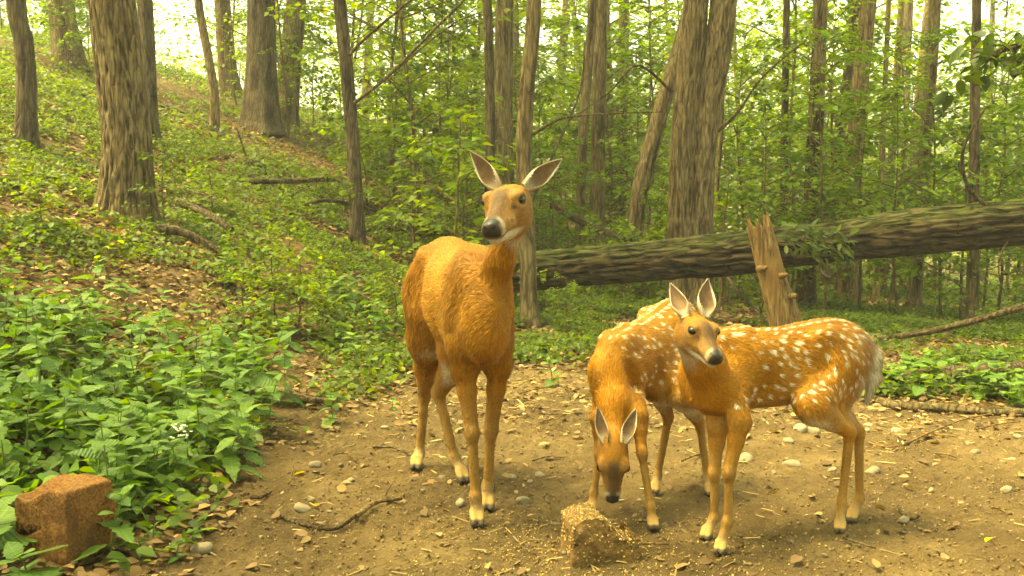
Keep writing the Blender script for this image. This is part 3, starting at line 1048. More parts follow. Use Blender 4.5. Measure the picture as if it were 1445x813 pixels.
# ------------------------------------------------------------------ forest floor cover
def floor_points(n, rs, ylo, yhi, wide=1.12, power=1.0):
    Y = ylo + (yhi - ylo) * rs.random(n) ** power
    X = (rs.random(n) - .5) * 2 * (0.50 * wide) * Y
    return X, Y


def ground_cover():
    rs = np.random.default_rng(21)
    Vs, Fs, Cs, o = [], [], [], 0
    for (cnt, ylo, yhi, size, hgt, six, pw) in ((34000, 2.2, 7.0, 0.040, 0.12, True, 0.6), (150000, 6.0, 13.0, 0.038, 0.085, False, 0.7), (120000, 12.0, 30.0, 0.062, 0.14, False, 0.75)):
        X, Y = floor_points(cnt, rs, ylo, yhi, 1.15, pw)
        p3 = np.stack([X, Y, X * 0], 1)
        patch = fbm(p3 * 0.9, 3)
        fine = fbm(p3 * 4.0 + 7, 2)
        hillside = smooth01((-0.352 * X + 0.102 * Y - 0.7) / 0.6)
        dens = smooth01((patch - 0.27) / 0.25) * smooth01((fine - .28) / .25)
        dens = np.maximum(dens, smooth01((-0.95 - X) / 0.3) * smooth01((4.9 - Y) / 0.8))
        dens = dens * (1 - smooth01(dirt_mask(X, Y) * 2.2 - .35))
        # nothing grows where the mineral block was set down
        dens = dens * (1 - np.exp(-((X + 1.30) / .26) ** 4 - ((Y - 2.85) / .30) ** 4))
        k = rs.random(cnt) < dens
        X, Y = X[k], Y[k]
        m = len(X)
        # leaves cluster on small stems
        tuft = rs.random(m)
        Z = height(X, Y) + hgt * (0.15 + .85 * tuft) * (0.5 + patch[k]) * 0.9
        P = np.stack([X, Y, Z], 1)
        Nn = unit(rs.normal(0, .42, (m, 3)) + (0, -.15, 1))
        D = rs.normal(0, 1, (m, 3)) * (1, 1, .35) + (0, 0, -.15)
        near_left = smooth01((-0.9 - X) / 0.4) * smooth01((5.0 - Y) / 1.0)
        base = np.array((0.068, 0.120, 0.017)) + near_left[:, None] * np.array((0.024, 0.062, 0.018))
        C = leaf_colors(m, rs, (1, 1, 1), .30).clip(0, 9)
        C = base * np.exp(rs.normal(0, .32, (m, 1))) * (1 + rs.random((m, 1)) * np.array((.45, .15, 0)))
        V, F, C = leaves(P, D, Nn, size * (0.5 + 1.0 * rs.random(m)) * (1 + .45 * near_left), np.clip(C, 0, .4), 0.95, six)
        Vs.append(V)
        Fs.append(F + o)
        Cs.append(C)
        o += len(V)
    ob = link('undergrowth', new_mesh('undergrowth', np.concatenate(Vs), np.concatenate(Fs), [M_LEAF], True, np.concatenate(Cs)))
    tag(ob, 'low green undergrowth covering the bank and the forest floor', 'undergrowth', kind='stuff')


ground_cover()
M_DRY = leaf_material('dry_leaf', 0.12, rough=0.8)


def leaf_litter():
    rs = np.random.default_rng(22)
    Vs, Fs, Cs, o = [], [], [], 0
    for cnt, ylo, yhi, size, six in ((26000, 2.2, 7.5, 0.042, True), (40000, 7, 16, 0.065, False)):
        X, Y = floor_points(cnt, rs, ylo, yhi, 1.15, .8)
        d = dirt_mask(X, Y)
        k = rs.random(cnt) < (0.03 + .97 * (1 - d))
        # chips and leaf scraps thicken at the back of the bare soil
        k |= (rs.random(cnt) < 0.35 * smooth01((Y - 4.3) / 1.0) * d)
        X, Y = X[k], Y[k]
        m = len(X)
        P = np.stack([X, Y, height(X, Y) + 0.004 + .012 * rs.random(m)], 1)
        Nn = unit(rs.normal(0, .35, (m, 3)) + (0, 0, 1))
        D = rs.normal(0, 1, (m, 3)) * (1, 1, .15)
        tone = rs.random((m, 1))
        C = (np.array((0.085, 0.046, 0.018)) * (1 - tone) + np.array((0.34, 0.215, 0.095)) * tone) * np.exp(rs.normal(0, .3, (m, 1)))
        V, F, C = leaves(P, D, Nn, size * (0.4 + .9 * rs.random(m)), np.clip(C, 0, .6), 0.9, six)
        Vs.append(V)
        Fs.append(F + o)
        Cs.append(C)
        o += len(V)
    ob = link('leaf_litter', new_mesh('leaf_litter', np.concatenate(Vs), np.concatenate(Fs), [M_DRY], True, np.concatenate(Cs)))
    tag(ob, 'brown fallen leaves and scraps strewn over the forest floor', 'leaf litter', kind='stuff')


leaf_litter()


# ------------------------------------------------------------------ broad-leaved herbs
def herb_leaf_mesh(name, seed, wid=0.52, teeth=9, droop=0.35, fold=0.16):
    """one ovate toothed leaf, 1 long, along +X"""
    rs = np.random.default_rng(seed)
    n = teeth + 1
    V, F = [], []
    for i in range(n + 1):
        u = i / n
        w = wid * 0.5 * (math.sin(math.pi * u ** 0.72) ** 0.85 if 0 < u < 1 else 0.0)
        z = -droop * u * u + 0.04 * math.sin(u * 5 + seed)
        tooth = 0.88 + 0.24 * (i % 2)
        y = 0.03 * math.sin(u * 3 + seed)
        for s, e in ((-1, tooth), (-0.5, 1), (0, 0), (0.5, 1), (1, tooth)):
            V.append((u - (0.03 if abs(s) == 1 else 0), y + s * w * e, z + abs(s) * fold * w + 0.012 * math.sin(9 * u + 4 * s + seed) * (abs(s) > 0)))
    for i in range(n):
        for j in range(4):
            a = i * 5 + j
            F.append((a, a + 5, a + 6, a + 1))
    V = np.array(V)
    t = {'vein': np.tile([1, .5, 0, .5, 1], n + 1)}
    return new_mesh(name, V, np.array(F), [M_HERB], True, None, t)


def herb_material():
    t = NT('herb_leaf')
    oi = t.n('ShaderNodeObjectInfo')
    v = t.attr('vein', 'Fac')
    n = t.noise(t.coord('Object'), 9, 4)
    c = t.ramp(n, [(0.3, (0.080, 0.160, 0.026)), (0.7, (0.130, 0.225, 0.042))])
    wv = t.n('ShaderNodeTexWave')
    wv.inputs['Scale'].default_value = 3.2
    wv.inputs['Distortion'].default_value = 1.2
    t.l(t.coord('Object', (1, 0.75, 0)), wv.inputs['Vector'])
    c = t.mix(t.math('MULTIPLY', wv.outputs['Fac'], 0.22), c, (0.16, 0.26, 0.07))
    mid = t.ramp(v, [(0.0, (1, 1, 1)), (0.10, (0, 0, 0))])
    c = t.mix(t.math('MULTIPLY', mid, 0.5), c, (0.22, 0.30, 0.10))
    tint = t.ramp(oi.outputs['Random'], [(0, (0.62, 0.68, 0.62)), (0.5, (1, 1, 1)), (1, (1.45, 1.25, 1.2))])
    c = t.mix(1.0, c, tint, 'MULTIPLY')
    t.bump(wv.outputs['Fac'], 0.35, 0.01)
    t.done(c, 0.55, 0.3)
    tr = t.n('ShaderNodeBsdfTranslucent')
    t.l(t.mix(1.0, c, (1.5, 1.5, .5), 'MULTIPLY'), tr.inputs['Color'])
    mx = t.n('ShaderNodeMixShader')
    mx.inputs[0].default_value = 0.35
    t.l(t.b.outputs[0], mx.inputs[1])
    t.l(tr.outputs[0], mx.inputs[2])
    t.l(mx.outputs[0], t.out.inputs['Surface'])
    return t.m


M_HERB = herb_material()
HERB_LEAF = [herb_leaf_mesh('leaf', i, 0.50 + .06 * (i % 3), 9 + i % 3, 0.18 + .14 * i, 0.10 + .05 * (i % 3)) for i in range(5)]
BROAD_LEAF = [herb_leaf_mesh('leaf', 20 + i, 0.78, 11, 0.25 + .1 * i, 0.12) for i in range(2)]


def stem_material():
    t = NT('herb_stem')
    return t.done(t.ramp(t.noise(t.coord('Object'), 12), [(0.3, (0.10, 0.15, 0.035)), (0.7, (0.17, 0.20, 0.06))]), 0.6, 0.3)


M_STEM = stem_material()
M_PETAL = NT('white_petal').done((0.75, 0.72, 0.60), 0.6, 0.2)


def herb(p, h, pairs, size, label, group, rs, lib=HERB_LEAF, name='herb', lean=0.12, low=0.25):
    root = empty(name, p, rs.random() * 6.3)
    tag(root, label, 'herb', group)
    lx, ly = rs.normal(0, lean * h, 2)
    ln = spline([(0, 0, -.03), (lx * .3, ly * .3, h * .5), (lx, ly, h)], 8)
    V, F = tube(ln, np.linspace(0.0032, 0.0018, 8), 5)
    link('stem', new_mesh('stem', V, F, [M_STEM]), root)
    for k in range(pairs):
        u = low + (1 - low) * (k + 0.3) / pairs
        q = np.array([np.interp(u, np.linspace(0, 1, 8), ln[:, i]) for i in range(3)])
        az = k * 1.57 + rs.normal(0, .25)
        s = size * (1.15 - 0.62 * u) * (0.8 + .4 * rs.random())
        for a in (az, az + math.pi):
            if rs.random() < 0.08:
                continue
            o = link('leaf', lib[int(rs.integers(0, len(lib)))], root, loc=q)
            o.rotation_euler = (rs.normal(0, .22), -0.35 + 0.75 * (1 - u) * .6 + rs.normal(0, .22) - .15, a + rs.normal(0, .2))
            o.scale = (s, s * (0.85 + .3 * rs.random()), s)
    for k in range(2):
        o = link('leaf', lib[int(rs.integers(0, len(lib)))], root, loc=ln[-1])
        o.rotation_euler = (rs.normal(0, .2), -0.7, k * 3.14 + rs.random())
        o.scale = (size * .42,) * 3
    return root


_rs = np.random.default_rng(44)
HERB_SPOTS = []
for _i in range(900):
    _px, _py = -40 + 480 * _rs.random(), 430 + 370 * _rs.random()
    # the edge of the thicket, in the photograph's columns by row
    _edge = np.interp(_py, [430, 520, 580, 620, 660, 700, 740, 800], [90, 300, 410, 395, 350, 255, 190, 150])
    if _px > _edge or (_py > 660 and _px < 150):
        continue
    _p = gp(_px, _py)
    if any((_p[0] - q[0]) ** 2 + (_p[1] - q[1]) ** 2 < (0.055 + .016 * q[1]) ** 2 for q in HERB_SPOTS):
        continue
    HERB_SPOTS.append(_p)
    if len(HERB_SPOTS) >= 92:
        break
for _p in HERB_SPOTS:
    _h = 0.18 + 0.18 * _rs.random()
    herb(_p, _h, int(_rs.integers(4, 7)), 0.105 + .055 * _rs.random(), ('tall' if _h > .30 else 'low' if _h < .235 else 'leafy') + ' green herb with broad toothed leaves in the dense patch ' + ('beside the red-brown block' if _p[1] < 3.45 else 'bordering the bare soil' if _p[0] > -1.25 else 'below the dark crooked tree' if _p[1] > 4.3 else 'well in from the soil'), 'herbs of the dense patch', _rs)
# herbs that stand out
herb(gp(205, 700), 0.24, 6, 0.125, 'bushy herb with large pointed leaves drooping over the soil beside the red-brown block', None, _rs)
herb(gp(182, 735), 0.12, 3, 0.11, 'low herb with two long drooping leaves beside the red-brown block', None, _rs)
_f = herb(gp(258, 700), 0.20, 5, 0.10, 'herb topped with a small cluster of white flowers', None, _rs)
_parts = []
for _i in range(26):
    _c = np.array((_rs.normal(0, .014), _rs.normal(0, .014), 0.20 + .05 * _rs.random()))
    for _k in range(4):
        _a = _k * 1.57 + _rs.random()
        _t = np.array((math.cos(_a), math.sin(_a), .4)) * 0.007
        _s = np.array((-math.sin(_a), math.cos(_a), 0)) * 0.003
        _parts.append((np.array([_c, _c + _t * .6 + _s, _c + _t, _c + _t * .6 - _s]), np.array([(0, 1, 2, 3)])))
_V, _F = join(_parts)
link('flower_cluster', new_mesh('flower_cluster', _V, _F, [M_PETAL], False), _f)
for _i, (_px, _py, _h, _s, _l) in enumerate((
        (345, 655, .16, .09, 'herb at the tip of the patch spreading over the soil'),
        (470, 598, .14, .10, 'lone dark green herb growing out on the soil by the weathered branch'),
        (215, 765, .05, .05, 'tiny pale seedling herb on the soil below the drooping herb'),
        (195, 785, .05, .045, 'small round-leaved seedling beside the foot of the red-brown block'),
        (272, 775, .04, .05, 'little pale sprout on the soil by a flat stone'),
        (250, 790, .05, .04, 'feathery yellow-green sprout at the near edge of the soil'),
        (780, 548, .14, .10, 'single bright broad-leaved seedling on the soil behind the doe'),
        (553, 578, .05, .05, 'small green seedling on the soil by the hind leg of the doe'))):
    herb(gp(_px, _py), _h, 3, _s, _l, None, _rs, name='herb')
# broad-leaved plant in front of the block, close to the camera
_b = herb(gp(40, 818), 0.07, 2, 0.16, 'low plant with large ribbed oval leaves in front of the red-brown block', None, _rs, BROAD_LEAF, 'broad_leaved_plant')
_b = herb(gp(-10, 790), 0.14, 3, 0.17, 'taller plant with big ribbed leaves hanging over the red-brown block', None, _rs, BROAD_LEAF, 'broad_leaved_plant')
herb(gp(10, 700), 0.30, 4, 0.13, 'tall herb leaning its pointed leaves over the top of the red-brown block', None, _rs)
# plants along the far edge of the soil
for _i in range(34):
    _px = 1235 + 215 * _rs.random()
    _py = 522 + (36 + (_px - 1235) * .09) * _rs.random()
    herb(gp(_px, _py), 0.07 + .10 * _rs.random(), 3, 0.10 + .07 * _rs.random(), 'broad-leaved seedling growing by the pale thin log at the soil edge', 'plants along the far edge of the soil', _rs, BROAD_LEAF if _i % 2 else HERB_LEAF)
for _i in range(26):
    _px, _py = 300 + 300 * _rs.random(), 400 + 130 * _rs.random()
    herb(gp(_px, _py), 0.14 + .12 * _rs.random(), 4, 0.10 + .04 * _rs.random(), 'scattered leafy herb on the slope behind the doe', 'herbs on the slope', _rs)

# ------------------------------------------------------------------ deer
C_COAT = np.array((0.355, 0.145, 0.014))
C_COAT_DK = np.array((0.240, 0.090, 0.009))
C_LEG = np.array((0.37, 0.195, 0.050))
C_WHITE = np.array((0.74, 0.66, 0.50))
C_CREAM = np.array((0.55, 0.34, 0.12))
C_FACE = np.array((0.29, 0.140, 0.038))
C_GREY = np.array((0.050, 0.032, 0.018))
C_NOSE = np.array((0.034, 0.027, 0.022))
C_HOOF = np.array((0.075, 0.056, 0.036))


def fur_material():
    t = NT('deer_coat')
    col = t.attr('Col')
    v = t.noise(t.coord('Object', (60, 60, 60)), 3.0, 3)
    c = t.mix(t.math('MULTIPLY', v, 0.5), col, t.mix(1.0, col, (0.5, 0.42, 0.35), 'MULTIPLY'))
    g = t.attr('gloss', 'Fac')
    rough = t.math('SUBTRACT', 0.72, t.math('MULTIPLY', g, 0.48))
    t.b.inputs['Sheen Weight'].default_value = 0.03
    t.b.inputs['Sheen Roughness'].default_value = 0.4
    t.b.inputs['Sheen Tint'].default_value = (1.0, 0.8, 0.5, 1)
    h = t.noise(t.coord('Object'), 220.0, 2)
    t.bump(h, 0.35, 0.003)
    return t.done(c, rough, 0.25)


def hair_material():
    t = NT('deer_hair')
    t.b.inputs['Sheen Weight'].default_value = 0.02
    t.b.inputs['Sheen Tint'].default_value = (1.0, 0.85, 0.6, 1)
    return t.done(t.attr('Col'), 0.6, 0.22)


def eye_material():
    t = NT('deer_eye')
    t.b.inputs['Coat Weight'].default_value = 0.5
    t.b.inputs['Coat Roughness'].default_value = 0.03
    return t.done((0.010, 0.006, 0.004), 0.16, 0.25)


M_COAT, M_HAIR, M_EYE = fur_material(), hair_material(), eye_material()


def pd_cone(p, q):
    a, b, ra, rb = q
    ab = b - a
    t = np.clip(((p - a) @ ab) / max(float(ab @ ab), 1e-9), 0, 1)
    return np.linalg.norm(p - a - t[:, None] * ab, axis=1) - (ra + (rb - ra) * t)


def pd_ell(p, q):
    c, rot, r = q                      # rows of rot are the local axes
    l = (p - c) @ rot.T
    k0 = np.linalg.norm(l / r, axis=1)
    k1 = np.linalg.norm(l / (r * r), axis=1)
    return k0 * (k0 - 1.0) / np.maximum(k1, 1e-6)


class Body:
    """implicit body: smoothly blended tapered limbs and ellipsoids, meshed as one continuous skin"""

    def __init__(self):
        self.p = []

    def cone(self, a, b, ra, rb, k, reg, flow=None):
        a, b = np.asarray(a, float), np.asarray(b, float)
        if flow is None:
            flow = unit(b - a)
        self.p.append((pd_cone, (a, b, ra, rb), k, reg, np.asarray(flow, float),
                       np.minimum(a - ra, b - rb), np.maximum(a + ra, b + rb)))

    def ell(self, c, rot, r, k, reg, flow):
        c, r = np.asarray(c, float), np.asarray(r, float)
        ext = np.sqrt(((rot * r[:, None]) ** 2).sum(0))
        self.p.append((pd_ell, (c, np.asarray(rot, float), r), k, reg, np.asarray(flow, float), c - ext, c + ext))

    def mesh(self, h):
        lo = np.min([q[5] for q in self.p if q[3] != 'hollow'], axis=0) - 4 * h
        hi = np.max([q[6] for q in self.p if q[3] != 'hollow'], axis=0) + 4 * h
        n = np.ceil((hi - lo) / h).astype(int) + 1
        D = np.full(n, 0.2, np.float32)
        ax = [lo[i] + h * np.arange(n[i]) for i in range(3)]
        for fn, q, k, reg, flow, a, b in self.p:
            pad = k + 3 * h
            i0 = np.clip(np.floor((a - pad - lo) / h).astype(int), 0, n - 1)
            i1 = np.clip(np.ceil((b + pad - lo) / h).astype(int) + 1, 1, n)
            g = np.stack(np.meshgrid(*[ax[i][i0[i]:i1[i]] for i in range(3)], indexing='ij'), -1)
            d = fn(g.reshape(-1, 3), q).reshape(g.shape[:3])
            s = D[i0[0]:i1[0], i0[1]:i1[1], i0[2]:i1[2]]
            if reg == 'hollow':
                hh = np.maximum(k - np.abs(s + d), 0) / k
                s[...] = np.maximum(s, -d) + hh * hh * k * 0.25
                continue
            hh = np.maximum(k - np.abs(s - d), 0) / k
            s[...] = np.minimum(s, d) - hh * hh * k * 0.25
        # surface nets
        S = D < 0
        cnt = np.zeros(np.array(S.shape) - 1, np.int8)
        for dx in (0, 1):
            for dy in (0, 1):
                for dz in (0, 1):
                    cnt += S[dx:S.shape[0] - 1 + dx, dy:S.shape[1] - 1 + dy, dz:S.shape[2] - 1 + dz]
        act = (cnt > 0) & (cnt < 8)
        cells = np.argwhere(act)
        idx = np.full(act.shape, -1, np.int64)
        idx[act] = np.arange(len(cells))
        acc = np.zeros((len(cells), 3))
        num = np.zeros(len(cells))
        cor = [np.array((i, j, k)) for i in (0, 1) for j in (0, 1) for k in (0, 1)]
        val = {tuple(c): D[tuple((cells + c).T)] for c in cor}
        for c in cor:
            for a in range(3):
                if c[a]:
                    continue
                e = c.copy()
                e[a] = 1
                v0, v1 = val[tuple(c)], val[tuple(e)]
                m = (v0 < 0) != (v1 < 0)
                t = np.where(m, v0 / np.where(m, v0 - v1, 1), 0)
                pt = np.tile(c.astype(float), (len(cells), 1))
                pt[:, a] += t
                acc += pt * m[:, None]
                num += m
        V = (cells + acc / num[:, None]) * h + lo
        F = []
        for a in range(3):
            b, c = (a + 1) % 3, (a + 2) % 3
            sl0 = [slice(1, -1)] * 3
            sl1 = [slice(1, -1)] * 3
            sl0[a] = slice(0, -1)
            sl1[a] = slice(1, None)
            s0, s1 = S[tuple(sl0)], S[tuple(sl1)]
            e = np.argwhere(s0 != s1)
            off = np.ones(3, int)
            off[a] = 0
            flip = s0[tuple(e.T)]
            e = e + off
            eb, ec = np.eye(3, dtype=int)[b], np.eye(3, dtype=int)[c]
            q = np.stack([idx[tuple((e - eb - ec).T)], idx[tuple((e - ec).T)], idx[tuple(e.T)], idx[tuple((e - eb).T)]], 1)
            q[~flip] = q[~flip][:, ::-1]
            F.append(q)
        F = np.concatenate(F)
        F = F[(F >= 0).all(1)]
        # light smoothing
        E = np.concatenate([F[:, [0, 1]], F[:, [1, 2]], F[:, [2, 3]], F[:, [3, 0]]])
        deg = np.bincount(E.ravel(), minlength=len(V))
        for lam in (0.5, -0.52, 0.5, -0.52, 0.45):
            A = np.zeros_like(V)
            for i in range(3):
                A[:, i] = np.bincount(E[:, 0], V[E[:, 1], i], len(V)) + np.bincount(E[:, 1], V[E[:, 0], i], len(V))
            V = V + lam * (A / np.maximum(deg, 1)[:, None] - V)
        return V, F

    def fields(self, V):
        regs = sorted({q[3] for q in self.p if q[3] != 'hollow'})
        W = {r: np.zeros(len(V)) for r in regs}
        flow = np.zeros((len(V), 3))
        for fn, q, k, reg, fl, a, b in self.p:
            if reg == 'hollow':
                continue
            w = np.exp(-np.clip(fn(V, q), -0.02, 0.2) / 0.009)
            W[reg] += w
            flow += w[:, None] * fl
        t = sum(W.values()) + 1e-12
        return {r: w / t for r, w in W.items()}, unit(flow)


def vnormals(V, F):
    n = np.cross(V[F[:, 2]] - V[F[:, 0]], V[F[:, 3 % F.shape[1]]] - V[F[:, 1]]) if F.shape[1] == 4 else \
        np.cross(V[F[:, 1]] - V[F[:, 0]], V[F[:, 2]] - V[F[:, 0]])
    N = np.zeros_like(V)
    for j in range(F.shape[1]):
        for i in range(3):
            N[:, i] += np.bincount(F[:, j], n[:, i], len(V))
    return unit(N)


def frame(f, up=(0, 0, 1)):
    f = unit(f)
    l = unit(np.cross(up, f))
    return np.array([f, l, np.cross(f, l)])      # rows: forward, left, up


def head_frame(yaw, pitch, roll=0.0):
    """yaw: degrees from facing the camera side, positive to +X; pitch: degrees nose down"""
    y, p, r = R(yaw), R(pitch), R(roll)
    f = np.array((math.sin(y) * math.cos(p), -math.cos(y) * math.cos(p), -math.sin(p)))
    h = np.array((math.sin(y), -math.cos(y), 0))
    l = np.cross((0, 0, 1), h)
    u = np.cross(f, l)
    l, u = l * math.cos(r) + u * math.sin(r), u * math.cos(r) - l * math.sin(r)
    return np.array([f, l, u])


def ear_mesh(base, tip, face, length, width, h_n=16, v_n=13):
    """a cupped, pointed ear; returns verts, faces, normals, inner mask, edge mask"""
    a = unit(np.asarray(tip, float) - base)
    g = np.asarray(face, float)
    g = unit(g - a * (g @ a))
    s = np.cross(a, g)
    vs_, inn, edg, uu = [], [], [], []
    for side in (0, 1):
        for i in range(h_n):
            u = i / (h_n - 1)
            w = 0.62 + 0.38 * math.sin(math.pi / 2 * min(1, u / 0.36)) if u < 0.36 else max(0.0, 1 - ((u - 0.36) / 0.64) ** 1.75) ** 0.85
            w = max(w * width * 0.5, 0.0025)
            arc = 2.1 * (1 - u) ** 1.2 + 0.75
            rad = w / math.sin(min(arc, math.pi / 2))
            for j in range(v_n):
                v = j / (v_n - 1) * 2 - 1
                th = v * arc
                r = rad - (0.0028 * (1 - 0.6 * abs(v)) if side else 0)
                p = base + a * (u * length) + s * (r * math.sin(th)) + g * (rad * 0.85 - r * math.cos(th) * 0.95) \
                    - g * (0.018 * math.sin(u * 2.6))
                vs_.append(p)
                inn.append(side)
                edg.append(abs(v) > 0.80)
                uu.append(u)
    F = []
    o = h_n * v_n
    for side in (0, 1):
        for i in range(h_n - 1):
            for j in range(v_n - 1):
                q = [side * o + i * v_n + j, side * o + i * v_n + j + 1, side * o + (i + 1) * v_n + j + 1, side * o + (i + 1) * v_n + j]
                F.append(q if side else q[::-1])
    for i in range(h_n - 1):
        for j, fl in ((0, 0), (v_n - 1, 1)):
            q = [i * v_n + j, (i + 1) * v_n + j, o + (i + 1) * v_n + j, o + i * v_n + j]
            F.append(q if fl else q[::-1])
    for i in (h_n - 1,):
        for j in range(v_n - 1):
            F.append([i * v_n + j, o + i * v_n + j, o + i * v_n + j + 1, i * v_n + j + 1])
    return np.array(vs_), np.array(F), np.array(inn), np.array(edg), np.array(uu)


def build_deer(name, sp):
    """sp: the pose. All points are in metres in the place."""
    B = Body()
    k = sp['size']
    f, l, u = frame(sp['heading'])
    O = np.array(sp['origin'], float)
    TR = np.array([f, l, u])
    ls, zs, ws = sp.get('len', k), sp.get('tall', k), sp.get('wide', k)
    tilt = sp.get('tilt', 0.0)              # the withers sink when it feeds
    flow_b = unit(-f - 0.45 * u)

    def W(s, y, z):
        return O + f * s * ls + l * y * ws + u * (z * zs + tilt * s)

    # trunk: (along, height, half height, half width)
    st = np.array(sp.get('stations', [
        (-0.405, 0.745, 0.085, 0.050), (-0.35, 0.755, 0.135, 0.090), (-0.25, 0.745, 0.156, 0.111), (-0.13, 0.722, 0.158, 0.122),
        (-0.01, 0.704, 0.162, 0.130), (0.11, 0.706, 0.160, 0.122), (0.21, 0.712, 0.163, 0.088), (0.30, 0.712, 0.148, 0.064),
        (0.37, 0.680, 0.112, 0.045)]))
    tt = np.linspace(0, len(st) - 1, 19)
    for t in tt:
        i = min(int(t), len(st) - 2)
        q = st[i] + (st[i + 1] - st[i]) * (t - i)
        B.ell(W(q[0], 0, q[1]), TR, np.array((0.085 * ls, q[3] * ws, q[2] * zs)), 0.05 * k, 'trunk', flow_b)
    # haunch and shoulder
    hd = sp.get('haunch', 0)
    for sgn in (1, -1):
        B.ell(W(-0.27, sgn * 0.068, 0.69 + hd), frame(f * 0.55 + u * 0.95), np.array((0.17, 0.062, 0.125)) * k, 0.06 * k, 'trunk', unit(-f * .4 - u))
        B.ell(W(0.235, sgn * 0.056, 0.70), frame(f * 0.30 + u * 0.95), np.array((0.17, 0.034, 0.085)) * k, 0.05 * k, 'trunk', unit(-f * .5 - u))
    for sgn in (1, -1):
        B.ell(W(-0.185, sgn * 0.098, 0.845), TR, np.array((0.040, 0.022, 0.026)) * k, 0.05 * k, 'trunk', flow_b)        # hip bone
        B.ell(W(0.19, sgn * 0.034, 0.842), frame(f * .7 - u * .7), np.array((0.055, 0.020, 0.022)) * k, 0.04 * k, 'trunk', flow_b)     # top of the shoulder blade
        B.cone(W(0.29, sgn * 0.060, 0.66), W(0.24, sgn * 0.070, 0.585), 0.028 * k, 0.024 * k, 0.03 * k, 'trunk', unit(-u - f * .2))        # point of the shoulder
    # brisket
    B.ell(W(0.33, 0, 0.625), frame(f * .5 + u), np.array((0.09, 0.040, 0.060)) * k, 0.06 * k, 'trunk', unit(-u - f * .3))
    # neck: a chain of points with radii
    nk = [np.asarray(p, float) for p in sp['neck']]
    nr = sp['neck_r']
    for a, b, ra, rb in zip(nk[:-1], nk[1:], nr[:-1], nr[1:]):
        B.cone(a, b, ra, rb, 0.045 * k, 'neck', unit(a - b))
    # head
    H = head_frame(*sp['head_rot'])
    hc = np.array(sp['head'], float)
    hs = sp['head_size']
    ms = sp.get('muzzle', 1.0)

    def Hd(x, y, z):
        if x > 0.05:
            x = 0.05 + (x - 0.05) * ms
        return hc + (H[0] * x + H[1] * y + H[2] * z) * hs

    hf = unit(-H[0] + 0.1 * H[2])

    def hell(x, y, z, rx, ry, rz, kk=0.02):
        B.ell(Hd(x, y, z), H, np.array((rx, ry, rz)) * hs, kk * hs, 'head', hf)

    def hcone(a, b, ra, rb, kk=0.02):
        B.cone(Hd(*a), Hd(*b), ra * hs, rb * hs, kk * hs, 'head', hf)

    hell(-0.025, 0, 0.006, 0.078, 0.055, 0.050, 0.03)
    hell(0.030, 0, 0.018, 0.060, 0.053, 0.036, 0.03)
    for s in (1, -1):
        hell(0.046, s * 0.047, 0.026, 0.027, 0.017, 0.022, 0.018)
        hell(0.044, s * 0.043, 0.041, 0.026, 0.016, 0.009, 0.012)
        hell(0.005, s * 0.033, -0.030, 0.062, 0.026, 0.046, 0.03)
        hell(0.175, s * 0.014, -0.036, 0.028, 0.0135, 0.019, 0.014)
        hcone((0.040, s * 0.030, -0.012), (0.150, s * 0.012, -0.030), 0.024, 0.015, 0.025)
    hcone((0.055, 0, 0.012), (0.180, 0, -0.020), 0.031, 0.0165, 0.025)
    hcone((0.06, 0, -0.030), (0.17, 0, -0.042), 0.028, 0.018, 0.03)
    hcone((-0.02, 0, -0.062), (0.06, 0, -0.062), 0.034, 0.027, 0.03)
    hcone((0.06, 0, -0.062), (0.172, 0, -0.066), 0.024, 0.0125, 0.012)
    hell(0.196, 0, -0.026, 0.014, 0.0205, 0.0165, 0.008)
    # legs
    for lg in sp['legs']:
        pts = [np.asarray(p, float) for p in lg['pts']]
        tow = unit(lg.get('toe', f) * np.array((1, 1, 0)))
        w = lg.get('w', 1.0) * k
        if lg['kind'] == 'front':
            # shoulder, elbow, carpus, fetlock, ground
            sh, el_, kn, fe, gr = pts
            B.cone(sh, el_, 0.050 * w, 0.038 * w, 0.05 * k, 'trunk', (0, 0, -1))
            m = el_ + (kn - el_) * 0.35
            B.cone(el_, m, 0.038 * w, 0.029 * w, 0.03 * k, 'leg')
            B.cone(m, kn, 0.029 * w, 0.0215 * w, 0.02 * k, 'leg')
            fw = unit(np.cross(unit(kn - fe), np.cross(tow, unit(kn - fe))))
            B.ell(kn + fw * 0.005 * w, frame(unit(kn - fe), tow), np.array((0.034, 0.024, 0.026)) * w, 0.012 * k, 'leg', (0, 0, -1))
            top = kn + (fe - kn) * 0.14
            B.cone(top, fe, 0.0172 * w, 0.0150 * w, 0.012 * k, 'leg')
        else:
            # hip, stifle, hock, fetlock, ground
            hp, stf, hk, fe, gr = pts
            B.cone(hp, stf, 0.088 * w, 0.058 * w, 0.09 * k, 'trunk', (0, 0, -1))
            m = stf + (hk - stf) * 0.5
            B.cone(stf, m, 0.058 * w, 0.038 * w, 0.06 * k, 'trunk', unit(hk - stf))
            B.cone(m, hk, 0.040 * w, 0.025 * w, 0.025 * k, 'leg')
            back = unit(-tow)
            B.cone(hp + (stf - hp) * 0.55 + back * 0.075 * k, hk + back * 0.016 * w + np.array((0, 0, 0.012 * k)), 0.045 * w, 0.0135 * w, 0.03 * k, 'leg')
            B.ell(hk, frame(unit(hk - fe), tow), np.array((0.036, 0.021, 0.029)) * w, 0.014 * k, 'leg', (0, 0, -1))
            B.cone(hk + (fe - hk) * 0.10, fe, 0.0195 * w, 0.0160 * w, 0.014 * k, 'leg')
        B.ell(fe, frame(tow), np.array((0.023, 0.020, 0.026)) * w, 0.010 * k, 'leg', (0, 0, -1))
        # pastern and two toes; gr is where the hoof stands
        side = np.cross((0, 0, 1), tow)
        co = gr + np.array((0, 0, 0.042 * k)) - tow * 0.008 * k
        B.cone(fe, co, 0.0185 * w, 0.0175 * w, 0.010 * k, 'leg')
